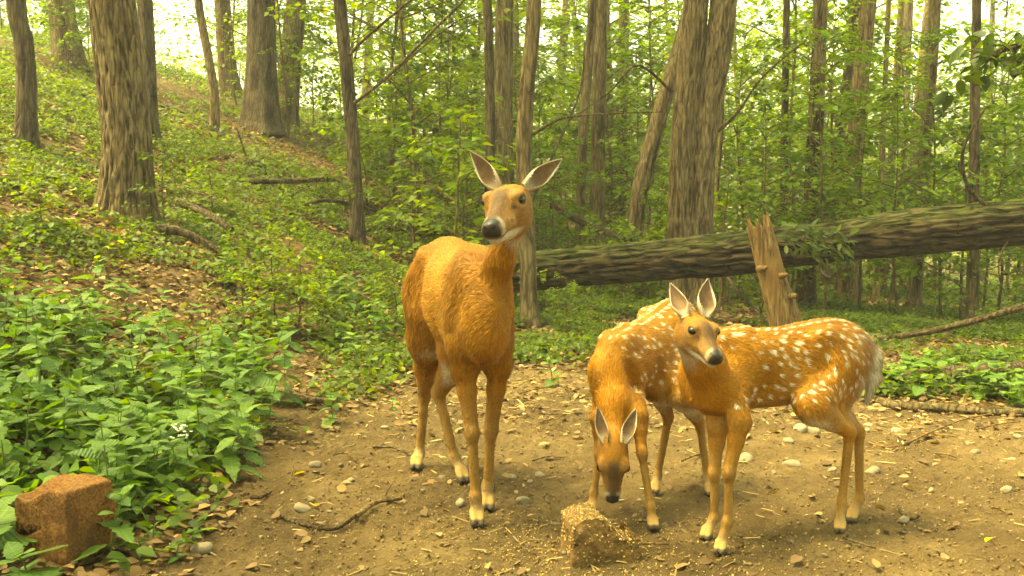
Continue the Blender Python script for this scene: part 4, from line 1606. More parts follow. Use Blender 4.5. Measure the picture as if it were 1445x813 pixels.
        for s in (1, -1):
            a = co + side * s * 0.0085 * w
            b = gr + side * s * 0.0125 * w + tow * 0.030 * k + np.array((0, 0, 0.012 * k))
            B.cone(a, b, 0.0165 * w, 0.0095 * w, 0.004, 'hoof', (0, 0, -1))
            B.cone(gr + side * s * 0.012 * w - tow * 0.012 * k + np.array((0, 0, 0.014 * k)), b, 0.012 * w, 0.0095 * w, 0.004, 'hoof', (0, 0, -1))
            dew = fe + back_of(tow) * 0.024 * w + side * s * 0.010 * w - np.array((0, 0, 0.014 * k))
            B.cone(fe, dew, 0.010 * w, 0.006 * w, 0.008, 'leg', (0, 0, -1))
    for sgn in (1, -1):
        B.ell(W(-0.135, sgn * 0.168, 0.735), TR, np.array((0.075, 0.040, 0.085)) * k * sp.get('hollow', 1.0), 0.05 * k, 'hollow', flow_b)        # flank
        B.ell(W(0.115, sgn * 0.165, 0.60), TR, np.array((0.035, 0.040, 0.10)) * k, 0.04 * k, 'hollow', flow_b)          # behind the elbow
        B.ell(W(0.325, sgn * 0.118, 0.70), frame(f * .5 + u), np.array((0.09, 0.036, 0.03)) * k, 0.04 * k, 'hollow', flow_b)         # before the shoulder
    # tail
    tl = [np.asarray(p, float) for p in sp['tail']]
    for a, b, ra, rb in zip(tl[:-1], tl[1:], sp['tail_r'][:-1], sp['tail_r'][1:]):
        B.cone(a, b, ra, rb, 0.02 * k, 'tail')

    V, F = B.mesh(sp['voxel'])
    N = vnormals(V, F)
    rw, flow = B.fields(V)
    n = len(V)
    z0 = np.zeros(n)
    g = lambda r: rw.get(r, z0)
    rel = (V - O)
    sV, yV, zV = rel @ f / ls, rel @ l / ws, (rel[:, 2] - tilt * (rel @ f)) / zs
    nz = N[:, 2]
    grain = fbm(V * 55, 2)
    patch = 0.55 * fbm(V * 9, 3) + 0.45 * fbm(V * 34 + 3, 3)
    patch = np.clip(0.5 + (patch - 0.5) * 1.9, 0, 1)
    # coat colours by region
    belly = smooth01((0.56 - zV) / 0.08 + (patch - .5)) * smooth01((-nz - 0.25) / 0.5) * smooth01((0.20 - sV) / 0.10) * smooth01((sV + 0.24) / 0.08)
    flank = smooth01((0.62 - zV) / 0.13 + (patch - .5) * 1.2) * smooth01((sp.get('pale', 0.0)))
    ridge = smooth01((nz - 0.55) / 0.4)
    coat = C_COAT * sp.get('tone', 1.0) * (0.72 + 0.50 * patch)[:, None]
    coat = coat + (C_COAT_DK * sp.get('tone', 1.0) - coat) * (0.55 * ridge)[:, None]
    big = smooth01((fbm(V * 4.5 + 11, 2) - 0.42) / 0.2)
    coat = coat * (1 + 0.16 * (big - .5))[:, None] + (np.array((0.02, 0.02, 0.008)) * big[:, None])
    coat = coat + (C_CREAM - coat) * (0.65 * flank)[:, None]
    inner = smooth01((sV + 0.30) / -0.08) * smooth01((0.72 - zV) / .1)       # pale rump below the tail
    coat = coat + (C_WHITE - coat) * np.maximum(belly * .85, 0.3 * inner * smooth01((-(N @ f)) / 0.5))[:, None]
    col = coat * (g('trunk'))[:, None]
    thr = smooth01((-(N @ unit(H[2] * 0.6 + np.array((0, 0, .7)))) - 0.15) / 0.4) * smooth01((0.16 * k - np.linalg.norm(V - nk[-1], axis=1)) / (0.07 * k))
    nkc = C_COAT * sp.get('tone', 1.0) * (0.92 + 0.25 * patch)[:, None]
    nkc = nkc + (C_WHITE * 0.9 - nkc) * (0.7 * thr)[:, None]
    col += nkc * g('neck')[:, None]
    legc = C_LEG * (0.70 + 0.55 * patch)[:, None] * sp.get('leg_tone', 1.0)
    legc = legc + (C_COAT * sp.get('tone', 1.0) - legc) * smooth01((zV - 0.30) / 0.2)[:, None]
    low = smooth01((0.11 - zV) / 0.05)
    legc = legc + (C_WHITE * 0.75 - legc) * (0.22 * low)[:, None]
    col += legc * g('leg')[:, None]
    hoof_z = (V[:, 2] - sp['ground']) / k
    hcol = C_HOOF + (C_CREAM * 1.05 - C_HOOF) * smooth01((hoof_z - 0.026) / 0.008)[:, None]
    col += hcol * g('hoof')[:, None]
    tc = C_COAT_DK + (C_WHITE - C_COAT_DK) * smooth01(0.55 - (N @ -f) * 0.7 + (patch - .5) + sp.get('pale', 0) * .25)[:, None]
    col += tc * g('tail')[:, None]
    # face
    L = (V - hc) @ H.T / hs
    x, y, z = L.T
    xm = np.where(x > 0.05, 0.05 + (x - 0.05) / ms, x)
    fc = C_FACE * (0.70 + 0.5 * patch)[:, None]

    def lay(c, target, m):
        return c + (np.asarray(target) - c) * np.clip(m, 0, 1)[:, None]

    fc = lay(fc, C_COAT, 0.75 * smooth01((z - 0.02) / 0.02) * smooth01((0.06 - xm) / 0.05))
    fc = lay(fc, C_GREY, (0.45 + 0.45 * patch) * smooth01((0.030 - np.abs(y)) / 0.016) * smooth01((xm - 0.020) / 0.03) * smooth01((z + 0.018 + (xm - .06) * .12) / 0.014))
    ed = np.linalg.norm(np.stack([(xm - 0.052), (np.abs(y) - 0.054), (z - 0.026) * 1.15], 1), axis=1)
    fc = lay(fc, C_CREAM * 1.0, 0.55 * smooth01((0.033 - ed) / 0.010) * smooth01((0.034 - z) / 0.02))
    fc = lay(fc, (0.030, 0.017, 0.009), smooth01((0.0215 - ed) / 0.004))
    tear = np.linalg.norm(np.stack([(xm - 0.080) * .6, (np.abs(y) - 0.036), (z - 0.008)], 1), axis=1)
    fc = lay(fc, C_GREY * .6, 0.6 * smooth01((0.010 - tear) / 0.004))
    cheek = smooth01((fbm(V * 60 + 2, 2) - .45) / .2) * smooth01((xm - 0.04) / 0.03) * smooth01((0.150 - xm) / 0.03) * smooth01((-0.004 - z) / 0.015)
    fc = lay(fc, C_CREAM * 1.05, 0.55 * cheek)
    chin = smooth01((-0.050 - z) / 0.012) * smooth01((xm - 0.02) / 0.06)
    fc = lay(fc, C_WHITE * .95, 0.85 * chin)
    ring = smooth01((xm - 0.158) / 0.010) * smooth01((0.186 - xm) / 0.008)
    fc = lay(fc, C_WHITE * .9, 0.5 * ring * smooth01((np.abs(y) - 0.008) / 0.012))
    gap = np.exp(-((z + 0.0535 + (xm - 0.17) * 0.06) / 0.0035) ** 2) * smooth01((xm - 0.09) / 0.02)
    fc = lay(fc, C_NOSE * 2.5, 0.9 * gap)
    spot = np.exp(-(((xm - 0.168) / 0.009) ** 2 + ((z + 0.062) / 0.010) ** 2))
    fc = lay(fc, C_NOSE * 3, 0.7 * spot)
    nose = smooth01((xm - 0.187 + np.maximum(0, -(z + 0.030)) * 0.25) / 0.006) * smooth01((z + 0.056) / 0.006)
    nose = np.maximum(nose, smooth01((xm - 0.172) / 0.008) * smooth01((z + 0.022) / 0.008))
    fc = lay(fc, C_NOSE, nose)
    nost = np.exp(-(((xm - 0.203) / 0.008) ** 2 + ((np.abs(y) - 0.0135) / 0.0055) ** 2 + ((z + 0.026) / 0.006) ** 2))
    fc = lay(fc, (0.002, 0.002, 0.002), nost)
    hw = g('head')
    col += fc * hw[:, None]
    gloss = hw * nose
    # nostrils pressed in
    V = V - N * (0.007 * hs * hw * nost)[:, None]
    # fawn spots
    spots = sp.get('spots', 0)
    if spots:
        rs = np.random.default_rng(sp['seed'])
        ok = (g('trunk') > 0.6) & (zV > 0.585) & (sV < 0.34)
        cand = np.argwhere(ok)[:, 0]
        pts, rad = [], []
        # two rows beside the backbone
        for sg in (1, -1):
            for s in np.arange(-0.36, 0.28, 0.042):
                m = cand[np.argmin((sV[cand] - s) ** 2 + (yV[cand] - sg * 0.032) ** 2 + 0.04 * (0.95 - zV[cand]))]
                pts.append(V[m])
                rad.append(0.0065)
        order = rs.permutation(cand)
        P = np.array(pts)
        for m in order:
            if len(pts) > spots:
                break
            v = V[m]
            dd = P - v
            dd = np.sqrt((dd @ f) ** 2 * 0.7 + (dd @ l) ** 2 + (dd[:, 2]) ** 2 * 1.3)
            if dd.min() > 0.025 * (0.7 + .9 * rs.random()):
                pts.append(v)
                rad.append(0.0040 + 0.0045 * rs.random())
                P = np.array(pts)
        rad = np.array(rad)
        sel = np.argwhere(g('trunk') > 0.2)[:, 0]
        best = np.full(n, 9.0)
        wob = 1 + 0.5 * (fbm(V * 120, 2) - .5)
        for p, r in zip(P, rad):
            dd = V[sel] - p
            q = np.sqrt((dd @ f) ** 2 * 0.85 + (dd @ l) ** 2 + dd[:, 2] ** 2 * 1.1) / r
            best[sel] = np.minimum(best[sel], q)
        sm = smooth01((1.25 - best * wob) / 0.4)
        col = lay(col, C_WHITE * 1.05, 0.97 * sm)
    # ears, in the same skin
    Vs, Fs, Cs, Gs = [V], [F], [col], [gloss]
    ear_hair = []
    for e in sp['ears']:
        ev, ef, inn, edg, uu = ear_mesh(np.array(e['base']), np.array(e['tip']), e['face'], e['length'], e['width'])
        nn = fbm(ev * 90, 2)
        c = np.where(inn[:, None] > 0, np.array((0.25, 0.150, 0.085)) * (0.6 + .7 * nn)[:, None], np.array((0.30, 0.165, 0.07)) * (0.8 + .4 * nn)[:, None])
        c = np.where((edg & (inn > 0))[:, None], C_WHITE * 0.95, c)
        c = lay(c, C_WHITE * 0.8, np.where(inn > 0, smooth01((0.30 - uu) / 0.2), 0) * .6)
        c = lay(c, C_WHITE * .8, np.where(inn > 0, 0, edg * 0.6))
        Fs.append(ef + sum(len(v) for v in Vs))
        Vs.append(ev)
        Cs.append(c)
        Gs.append(np.zeros(len(ev)))
        en = vnormals(ev, ef)
        ear_hair.append((ev, ef, en, c, unit(np.array(e['tip']) - np.array(e['base'])), inn, uu))
    Va, Fa, Ca, Ga = np.concatenate(Vs), np.concatenate(Fs), np.concatenate(Cs), np.concatenate(Gs)
    base = np.array((O[0], O[1], sp['ground']))
    me = new_mesh(name + '_skin', Va - base, Fa, [M_COAT], True, Ca, {'gloss': Ga})
    body = link(name, me, loc=base)
    tag(body, sp['label'], 'deer', sp.get('group'))
    # eyes
    for s in (1, -1):
        c = Hd(0.0540, s * 0.0495, 0.025)
        nu, nv = 20, 14
        th, ph = np.meshgrid(np.arange(nu) / nu * 2 * math.pi, np.linspace(0, math.pi, nv), indexing='ij')
        q = np.stack([np.sin(ph) * np.cos(th), np.sin(ph) * np.sin(th), np.cos(ph)], -1).reshape(-1, 3) * np.array((0.0178, 0.0165, 0.0148)) * hs * sp.get('eye', 1.0)
        ef = [[i * nv + j, i * nv + j + 1, ((i + 1) % nu) * nv + j + 1, ((i + 1) % nu) * nv + j] for i in range(nu) for j in range(nv - 1)]
        link('eye', new_mesh(name + '_eye', q @ H + c - base, np.array(ef), [M_EYE]), body)
    # short hair over the skin
    rs = np.random.default_rng(sp['seed'] + 5)
    fur_len = (g('trunk') * 0.021 + g('neck') * 0.019 + g('leg') * 0.008 + g('hoof') * 0.003 + hw * 0.0055 + g('tail') * 0.040) * k * sp.get('fluff', 1.0)
    hindq = smooth01((-0.36 - sV) / 0.04) * g('trunk')
    fur_len = fur_len * (1 + 1.2 * hindq)
    fur_len[nose * hw > 0.3] = 0
    fur_len[(g('hoof') > 0.4) & (hoof_z < 0.03)] = 0
    fur_len[(hw > .5) & (ed < 0.028)] = 0
    tri = np.concatenate([F[:, [0, 1, 2]], F[:, [0, 2, 3]]])
    ar = np.linalg.norm(np.cross(V[tri[:, 1]] - V[tri[:, 0]], V[tri[:, 2]] - V[tri[:, 0]]), axis=1)
    wgt = ar * np.where(hw[tri[:, 0]] > .5, 2.2, 1.0) * np.where(g('leg')[tri[:, 0]] > .5, 1.4, 1.0)
    cnt = sp['hairs']
    pick = np.searchsorted(np.cumsum(wgt) / wgt.sum(), rs.random(cnt))
    pick = np.minimum(pick, len(tri) - 1)
    b = rs.random((cnt, 2))
    fl_ = b.sum(1) > 1
    b[fl_] = 1 - b[fl_]
    bw = np.stack([1 - b.sum(1), b[:, 0], b[:, 1]], 1)
    T = tri[pick]
    itp = lambda A: (A[T] * (bw[:, :, None] if A.ndim > 1 else bw)).sum(1)
    hp_, hn, hfw, hc_, hl = itp(V), unit(itp(N)), itp(flow), itp(col), itp(fur_len)
    ep, en, ed_, ec, el2 = [hp_], [hn], [hfw], [hc_], [hl]
    for ev, ef, en_, c, ax, inn, uu in ear_hair:
        q = rs.integers(0, len(ev), 900)
        ep.append(ev[q])
        en.append(en_[q])
        ed_.append(np.tile(ax, (900, 1)))
        ec.append(c[q])
        el2.append(np.where(inn[q] > 0, 0.007, 0.004) * hs * np.where(uu[q] > 0.8, 0.4, 1.0))
    hp_, hn, hfw, hc_, hl = map(np.concatenate, (ep, en, ed_, ec, el2))
    keep = hl > 0.001
    hp_, hn, hfw, hc_, hl = hp_[keep], hn[keep], hfw[keep], hc_[keep], hl[keep]
    m = len(hp_)
    wav = (np.stack([fbm(hp_ * 14 + 5, 2), fbm(hp_ * 14 + 31, 2), fbm(hp_ * 14 + 57, 2)], 1) - .5) * 1.5
    tan = hfw + wav + rs.normal(0, 0.16, (m, 3))
    tan = unit(tan - hn * (tan * hn).sum(1)[:, None])
    lift = 0.10 + 0.28 * rs.random(m)
    dirv = unit(tan + hn * lift[:, None])
    ln = hl * (0.6 + 0.8 * rs.random(m))
    side = unit(np.cross(dirv, hn))
    wd = 0.0009 * (0.7 + .8 * rs.random(m)) * (0.6 + .4 * k)
    p0, p1 = hp_ - side * wd[:, None] - hn * 0.0006, hp_ + side * wd[:, None] - hn * 0.0006
    pm = hp_ + dirv * (ln * .5)[:, None]
    tip = hp_ + dirv * ln[:, None] - hn * (ln * 0.10)[:, None]
    HV = np.stack([p0, p1, pm + side * wd[:, None] * .75, pm - side * wd[:, None] * .75, tip], 1).reshape(-1, 3)
    i0 = np.arange(m)[:, None] * 5
    quads = i0 + np.array([[0, 1, 2, 3]])
    tris = i0 + np.array([[3, 2, 4]])
    jit = (0.62 + 0.72 * rs.random(m) ** 1.2)[:, None]
    HC = np.repeat(np.clip(hc_ * jit, 0, 1), 5, 0).reshape(m, 5, 3)
    HC[:, 4] *= 1.12
    HC[:, :2] *= 0.85
    hm = new_mesh(name + '_fur', HV - base, [quads, tris], [M_HAIR], True, np.clip(HC.reshape(-1, 3), 0, 1))
    cn = unit(np.repeat(hn + rs.normal(0, 0.26, (m, 3)) + dirv * 0.1, 5, 0))
    hm.normals_split_custom_set_from_vertices(cn.astype(np.float32))
    tag(link('fur', hm, body), kind='stuff')
    return body


def back_of(t):
    return -np.asarray(t, float)


def foot(px, py):
    """where the line of sight through (px,py) meets the level ground"""
    a, b = at(px, py, 1.0), at(px, py, 2.0)
    t = (0.003 - a[2]) / (b[2] - a[2])
    return a + (b - a) * t


def leg(kind, hi, mid, kn, fe, gr, toe, w=1.0):
    """joints: a point on the body, then (px, py, metres nearer than the foot) for the middle joints, and the hoof on the ground"""
    g0 = foot(*gr)
    j = lambda q: at(q[0], q[1], g0[1] + q[2])
    return dict(kind=kind, pts=[hi, j(mid), j(kn), j(fe), g0], toe=np.array(toe, float), w=w)


def make_doe():
    origin = np.array((-0.165, 3.62, 0.0))
    head = (0.245, -0.97, 0)
    f, l, u = frame(head)
    W = lambda s, y, z: origin + f * s + l * y + u * z
    hr = (-17, 11, 4)
    H = head_frame(*hr)
    hc = at(719, 290, 3.14)
    Hd = lambda x, y, z: hc + H[0] * x + H[1] * y + H[2] * z
    legs = [
        leg('front', W(0.25, -0.050, 0.66), (655, 520, 0.06), (666, 611, 0.04), (671, 702, 0.02), (673, 741), (0.1, -1, 0)),
        leg('front', W(0.25, 0.050, 0.66), (704, 515, -0.08), (693, 607, 0.0), (688, 686, 0.02), (688, 719), (0.05, -1, 0)),
        leg('hind', W(-0.24, -0.075, 0.70), (603, 480, -0.20), (599, 557, 0.06), (592, 640, 0.04), (588, 662), (-0.1, -1, 0)),
        leg('hind', W(-0.24, 0.075, 0.70), (650, 500, -0.18), (619, 556, 0.10), (642, 648, 0.04), (652, 680), (0.35, -0.9, 0)),
    ]
    neck = [W(0.22, 0, 0.73), at(693, 425, 3.30), at(706, 368, 3.23), Hd(-0.045, 0, -0.045)]
    tail = [W(-0.42, 0, 0.79), W(-0.47, 0, 0.70), W(-0.475, 0, 0.58)]
    ears = [
        dict(base=Hd(-0.040, 0.040, 0.044), tip=at(796, 223, 3.17), face=np.array((0.30, -1.0, 0.05)), length=0.140, width=0.055),
        dict(base=Hd(-0.045, -0.040, 0.046), tip=at(664, 216, 3.19), face=np.array((-0.30, -1.0, 0.0)), length=0.140, width=0.055),
    ]
    return build_deer('doe', dict(
        size=1.0, heading=head, origin=origin, ground=0.0, legs=legs, neck=neck, neck_r=(0.080, 0.049, 0.035, 0.036), head=hc,
        head_rot=hr, head_size=1.0, muzzle=1.0, ears=ears, tail=tail, tail_r=(0.03, 0.034, 0.012), voxel=0.0052, hairs=95000, seed=11,
        label='adult doe with plain orange-brown coat and raised head, standing beside the spotted fawns'))


def make_standing_fawn():
    origin = np.array((0.827, 3.33, 0.0))
    head = (-0.93, -0.30, 0)
    f, l, u = frame(head)
    k = 0.735
    W = lambda s, y, z: origin + f * s * 0.72 + l * y * k + u * z * k
    hr = (19, 19, -4)
    H = head_frame(*hr)
    hs = 0.735
    hc = at(983, 467, 3.03)
    Hd = lambda x, y, z: hc + (H[0] * x + H[1] * y + H[2] * z) * hs
    legs = [
        leg('front', W(0.23, 0.07, 0.66), (1044, 596, 0.03), (1029, 668, 0.01), (1027, 735, 0.01), (1017, 780), (-0.5, -1, 0), 1.08),
        leg('front', W(0.23, -0.07, 0.66), (1013, 600, 0.03), (1008, 668, 0.02), (1008, 731, 0.02), (997, 761), (-0.6, -1, 0), 1.08),
        leg('hind', W(-0.25, 0.07, 0.69), (1148, 575, -0.05), (1199, 611, 0.0), (1188, 708, 0.02), (1185, 751), (-0.35, -1, 0), 1.05),
        leg('hind', W(-0.25, -0.07, 0.69), (1165, 580, 0.0), (1212, 612, 0.02), (1213, 704, 0.02), (1203, 736), (-0.6, -1, 0), 1.05),
    ]
    neck = [W(0.20, 0, 0.72), at(1008, 548, 3.19), at(994, 512, 3.13), Hd(-0.045, 0, -0.045)]
    tail = [W(-0.43, 0.01, 0.80), W(-0.485, 0.02, 0.735), W(-0.495, 0.03, 0.64), W(-0.475, 0.03, 0.55)]
    ears = [
        dict(base=Hd(-0.040, 0.038, 0.044), tip=at(1002, 386, 3.08), face=np.array((0.15, -1.0, 0.1)), length=0.112, width=0.056),
        dict(base=Hd(-0.040, -0.040, 0.040), tip=at(941, 388, 3.09), face=np.array((-0.1, -1.0, 0.1)), length=0.112, width=0.048),
    ]
    return build_deer('fawn', dict(
        size=k, len=0.72, heading=head, origin=origin, ground=0.0, legs=legs, neck=neck, neck_r=(0.095, 0.070, 0.056, 0.043), head=hc,
        head_rot=hr, head_size=hs, muzzle=0.90, eye=1.12, ears=ears, tail=tail, tail_r=(0.03, 0.034, 0.024, 0.008), voxel=0.0045, hairs=90000, seed=23,
        spots=255, tone=1.20, pale=1.0, fluff=0.95, hollow=0.45, leg_tone=1.12, group='spotted fawns',
        label='white-spotted fawn standing with its head up and turned to look out'))


def make_feeding_fawn():
    origin = np.array((0.468, 3.71, 0.0))
    head = (-0.57, -0.82, 0)
    f, l, u = frame(head)
    k = 0.72
    tilt = -0.10
    W = lambda s, y, z: origin + f * s * 0.74 + l * y * k + u * (z * k + tilt * s)
    hr = (-4, 74, -3)
    H = head_frame(*hr)
    hs = 0.79
    hc = at(865, 641, 3.33)
    Hd = lambda x, y, z: hc + (H[0] * x + H[1] * y + H[2] * z) * hs
    legs = [
        leg('front', W(0.25, -0.065, 0.64), (846, 590, 0.02), (846, 640, 0.02), (838, 695, 0.02), (835, 724), (-0.3, -1, 0), 1.05),
        leg('front', W(0.25, 0.065, 0.64), (901, 588, 0.10), (906, 640, 0.05), (918, 715, 0.02), (921, 746), (0.1, -1, 0), 1.05),
        leg('hind', W(-0.25, -0.07, 0.70), (930, 545, -0.08), (943, 590, 0.06), (928, 672, 0.03), (924, 696), (-0.3, -1, 0), 1.05),
        leg('hind', W(-0.25, 0.07, 0.70), (970, 560, -0.08), (988, 600, 0.08), (998, 675, 0.03), (1001, 699), (0.1, -1, 0), 1.05),
    ]
    neck = [W(0.18, 0, 0.70), at(861, 525, 3.50), at(867, 570, 3.42), Hd(-0.06, 0, -0.030)]
    tail = [W(-0.40, 0, 0.79), W(-0.46, 0, 0.72), W(-0.46, 0, 0.60)]
    ears = [
        dict(base=Hd(-0.045, 0.040, 0.035), tip=at(909, 546, 3.33), face=np.array((-0.1, -1.0, 0.1)), length=0.114, width=0.044),
        dict(base=Hd(-0.045, -0.040, 0.035), tip=at(839, 540, 3.33), face=np.array((0.15, -1.0, 0.1)), length=0.114, width=0.040),
    ]
    return build_deer('fawn', dict(
        size=k, len=0.74, heading=head, origin=origin, tilt=tilt, ground=0.0, legs=legs, neck=neck, neck_r=(0.085, 0.062, 0.047, 0.041), head=hc,
        head_rot=hr, head_size=hs, muzzle=0.90, eye=1.1, ears=ears, tail=tail, tail_r=(0.028, 0.03, 0.01), voxel=0.0046, hairs=85000, seed=41,
        spots=260, tone=1.14, pale=0.8, fluff=0.95, hollow=0.45, leg_tone=1.05, group='spotted fawns',
        label='white-spotted fawn with lowered head feeding behind the grain block'))


make_doe()
make_standing_fawn()
make_feeding_fawn()

# ------------------------------------------------------------------ feed blocks
def block_mesh(name, size, seed, mat, n=44, wear=0.02, shape=None, rough=0.010, freq=60):
    """a worn pressed block: a rounded box with gnawed edges and a coarse surface"""
    g = np.linspace(-1, 1, n)
    Vs, Fs, o = [], [], 0
    for ax in range(3):
        for s in (-1, 1):
            a, b = np.meshgrid(g, g, indexing='ij')
            q = np.zeros((n, n, 3))
            q[..., ax] = s
            q[..., (ax + 1) % 3] = a
            q[..., (ax + 2) % 3] = b
            i = np.arange(n * n).reshape(n, n)
            f = np.stack([i[:-1, :-1], i[1:, :-1], i[1:, 1:], i[:-1, 1:]], -1).reshape(-1, 4)
            Fs.append((f if s > 0 else f[:, ::-1]) + o)
            Vs.append(q.reshape(-1, 3))
            o += n * n
    V, F = np.concatenate(Vs), np.concatenate(Fs)
    key = np.round(V * 1e5).astype(np.int64)
    _, first, inv = np.unique(key, axis=0, return_index=True, return_inverse=True)
    V, F = V[first], inv.ravel()[F]
    nrm = unit(V ** 5)
    V = V / (np.sum(np.abs(V) ** 22, 1) ** (1 / 22))[:, None]
    V = V * np.asarray(size) / 2
    if shape is not None:
        V = shape(V)
    V = V + nrm * ((fbm(V * 11 + seed, 3) - .5) * wear * 2 + (fbm(V * freq + seed, 2) - .5) * rough)[:, None]
    V[:, 2] += size[2] / 2
    return new_mesh(name, V, F, [mat])


def mineral_material():
    t = NT('mineral_block')
    co = t.coord('Object')
    n1, n2 = t.noise(co, 120, 5, .75), t.noise(co, 9, 4)
    c = t.ramp(n1, [(0.34, (0.070, 0.030, 0.010)), (0.5, (0.25, 0.110, 0.034)), (0.68, (0.48, 0.25, 0.085))])
    c = t.mix(t.math('MULTIPLY', n2, .5), c, (0.30, 0.125, 0.035))
    st = t.noise(t.coord('Object', (1, 1, .35)), 14, 5, .7)
    c = t.mix(t.math('MULTIPLY', t.ramp(st, [(.5, (0, 0, 0)), (.66, (1, 1, 1))]), .6), c, (0.085, 0.045, 0.020))
    t.bump(n1, 1.0, 0.01)
    return t.done(c, 0.9, 0.2)


def grain_block_material():
    t = NT('grain_block')
    co = t.coord('Object')
    n1 = t.noise(co, 80, 5, .75)
    c = t.ramp(n1, [(0.3, (0.080, 0.042, 0.014)), (0.55, (0.24, 0.135, 0.045)), (0.75, (0.42, 0.26, 0.09))])
    t.bump(n1, 1.0, 0.01)
    return t.done(c, 0.85, 0.3)


M_MIN, M_GRAIN = mineral_material(), grain_block_material()
M_KERNEL = NT('grain_kernel')
_oi = M_KERNEL.attr('Col')
M_KERNEL = M_KERNEL.done(_oi, 0.5, 0.35)


def blob(rs, s, sq=(1, 1, 1)):
    """a small irregular lump, 20 triangles"""
    t = (1 + 5 ** .5) / 2
    V = unit(np.array([(-1, t, 0), (1, t, 0), (-1, -t, 0), (1, -t, 0), (0, -1, t), (0, 1, t), (0, -1, -t), (0, 1, -t), (t, 0, -1), (t, 0, 1), (-t, 0, -1), (-t, 0, 1)], float))
    return V


ICO_V = blob(None, 1)
ICO_F = np.array([(0, 11, 5), (0, 5, 1), (0, 1, 7), (0, 7, 10), (0, 10, 11), (1, 5, 9), (5, 11, 4), (11, 10, 2), (10, 7, 6), (7, 1, 8),
                  (3, 9, 4), (3, 4, 2), (3, 2, 6), (3, 6, 8), (3, 8, 9), (4, 9, 5), (2, 4, 11), (6, 2, 10), (8, 6, 7), (9, 8, 1)])
OCT_V = np.array([(1, 0, 0), (-1, 0, 0), (0, 1, 0), (0, -1, 0), (0, 0, 1), (0, 0, -1)], float)
OCT_F = np.array([(0, 2, 4), (2, 1, 4), (1, 3, 4), (3, 0, 4), (2, 0, 5), (1, 2, 5), (3, 1, 5), (0, 3, 5)])


def rand_rot(n, rs):
    q = unit(rs.normal(0, 1, (n, 4)))
    w, x, y, z = q.T
    return np.stack([1 - 2 * (y * y + z * z), 2 * (x * y - z * w), 2 * (x * z + y * w), 2 * (x * y + z * w), 1 - 2 * (x * x + z * z), 2 * (y * z - x * w),
                     2 * (x * z - y * w), 2 * (y * z + x * w), 1 - 2 * (x * x + y * y)], 1).reshape(n, 3, 3)


def lumps(P, S, C, rs, TV, TF, flat=(1, 1, 1), jit=.3):
    n = len(P)
    M = rand_rot(n, rs)
    T = TV[None] * (1 + rs.normal(0, jit, (n, len(TV), 1))) * np.asarray(flat)
    V = P[:, None] + np.einsum('nij,nkj->nki', M, T) * S[:, None, None]
    F = np.arange(n)[:, None, None] * len(TV) + TF[None]
    return V.reshape(-1, 3), F.reshape(-1, 3), np.repeat(C, len(TV), 0)


# the red-brown mineral block among the herbs
_p = gp(72, 796)
_p[2] -= 0.01
_m = link('mineral_block', block_mesh('mineral_block', (0.205, 0.19, 0.215), 4, M_MIN, wear=0.011, rough=0.006,
          shape=lambda V: V * (1 - 0.05 * smooth01(V[:, 2:3] / .2)) - np.array((0, 0, 1)) * (0.05 * np.exp(-((V[:, 0:1] + .06) / .06) ** 2 - ((V[:, 1:2] + .05) / .09) ** 2) * (V[:, 2:3] > 0))),
          loc=_p + np.array((0, .11, 0)), rot=(0, 0, R(-24)))
tag(_m, 'red-brown pressed mineral block sitting among the green herbs', 'mineral block')


# the grain block, eaten down to a wedge
def wedge(V):
    u = smooth01((V[:, 0] + .01) / .12)
    V = V.copy()
    top = V[:, 2] > 0
    V[:, 2] = np.where(top, V[:, 2] * (1.0 - 1.35 * u) - .012 * u - 0.018 * smooth01((-V[:, 0] - .05) / .04), V[:, 2])
    V[:, 0] += np.where(V[:, 2] < 0, 0.03, 0) * smooth01((V[:, 0]) / .1)
    return V


_p = gp(842, 797)
_p[2] -= 0.012
_rs = np.random.default_rng(61)
GB = empty('grain_block', _p + np.array((0.0, 0.07, 0)), R(12))
tag(GB, 'dark feed block studded with yellow grain, eaten to a slope before the feeding fawn', 'feed block')
_me = block_mesh('block', (0.180, 0.16, 0.150), 9, M_GRAIN, wear=0.018, rough=0.008, shape=wedge)
link('block', _me, GB)
_co = np.empty(len(_me.vertices) * 3, np.float32)
_me.vertices.foreach_get('co', _co)
_co = _co.reshape(-1, 3)
_no = np.empty(len(_me.vertices) * 3, np.float32)
_me.vertices.foreach_get('normal', _no)
_no = _no.reshape(-1, 3)
_w = np.clip(0.30 + _no[:, 2], 0.12, None) * (_co[:, 2] > 0.0)
_pk = _rs.choice(len(_co), 480, p=_w / _w.sum())
_c = np.array((0.46, 0.28, 0.075)) * np.exp(_rs.normal(0, .28, (480, 1))) + _rs.random((480, 1)) * np.array((.12, .12, .10))
_V, _F, _C = lumps(_co[_pk] + _no[_pk] * .001, 0.0028 + .0022 * _rs.random(480), np.clip(_c, 0, .8), _rs, OCT_V, OCT_F, (1, .8, .6), .2)
tag(link('kernels', new_mesh('kernels', _V, _F, [M_KERNEL], True, _C), GB), kind='stuff')


# ------------------------------------------------------------------ stones
def stone_material():
    t = NT('stone')
    oi = t.n('ShaderNodeObjectInfo')
    n1, n2 = t.noise(t.coord('Object'), 60, 5, .7), t.noise(t.coord('Object'), 14, 4)
    c = t.ramp(oi.outputs['Random'], [(0, (0.17, 0.14, 0.09)), (0.35, (0.31, 0.255, 0.165)), (0.7, (0.24, 0.195, 0.125)), (1, (0.42, 0.36, 0.25))])
    c = t.mix(t.math('MULTIPLY', n1, .5), c, (0.20, 0.14, 0.08))
    c = t.mix(t.math('MULTIPLY', t.ramp(n2, [(.5, (0, 0, 0)), (.65, (1, 1, 1))]), .5), c, (0.16, 0.10, 0.05))
    t.bump(n1, .5, .005)
    return t.done(c, 0.85, 0.25)


M_STONE = stone_material()


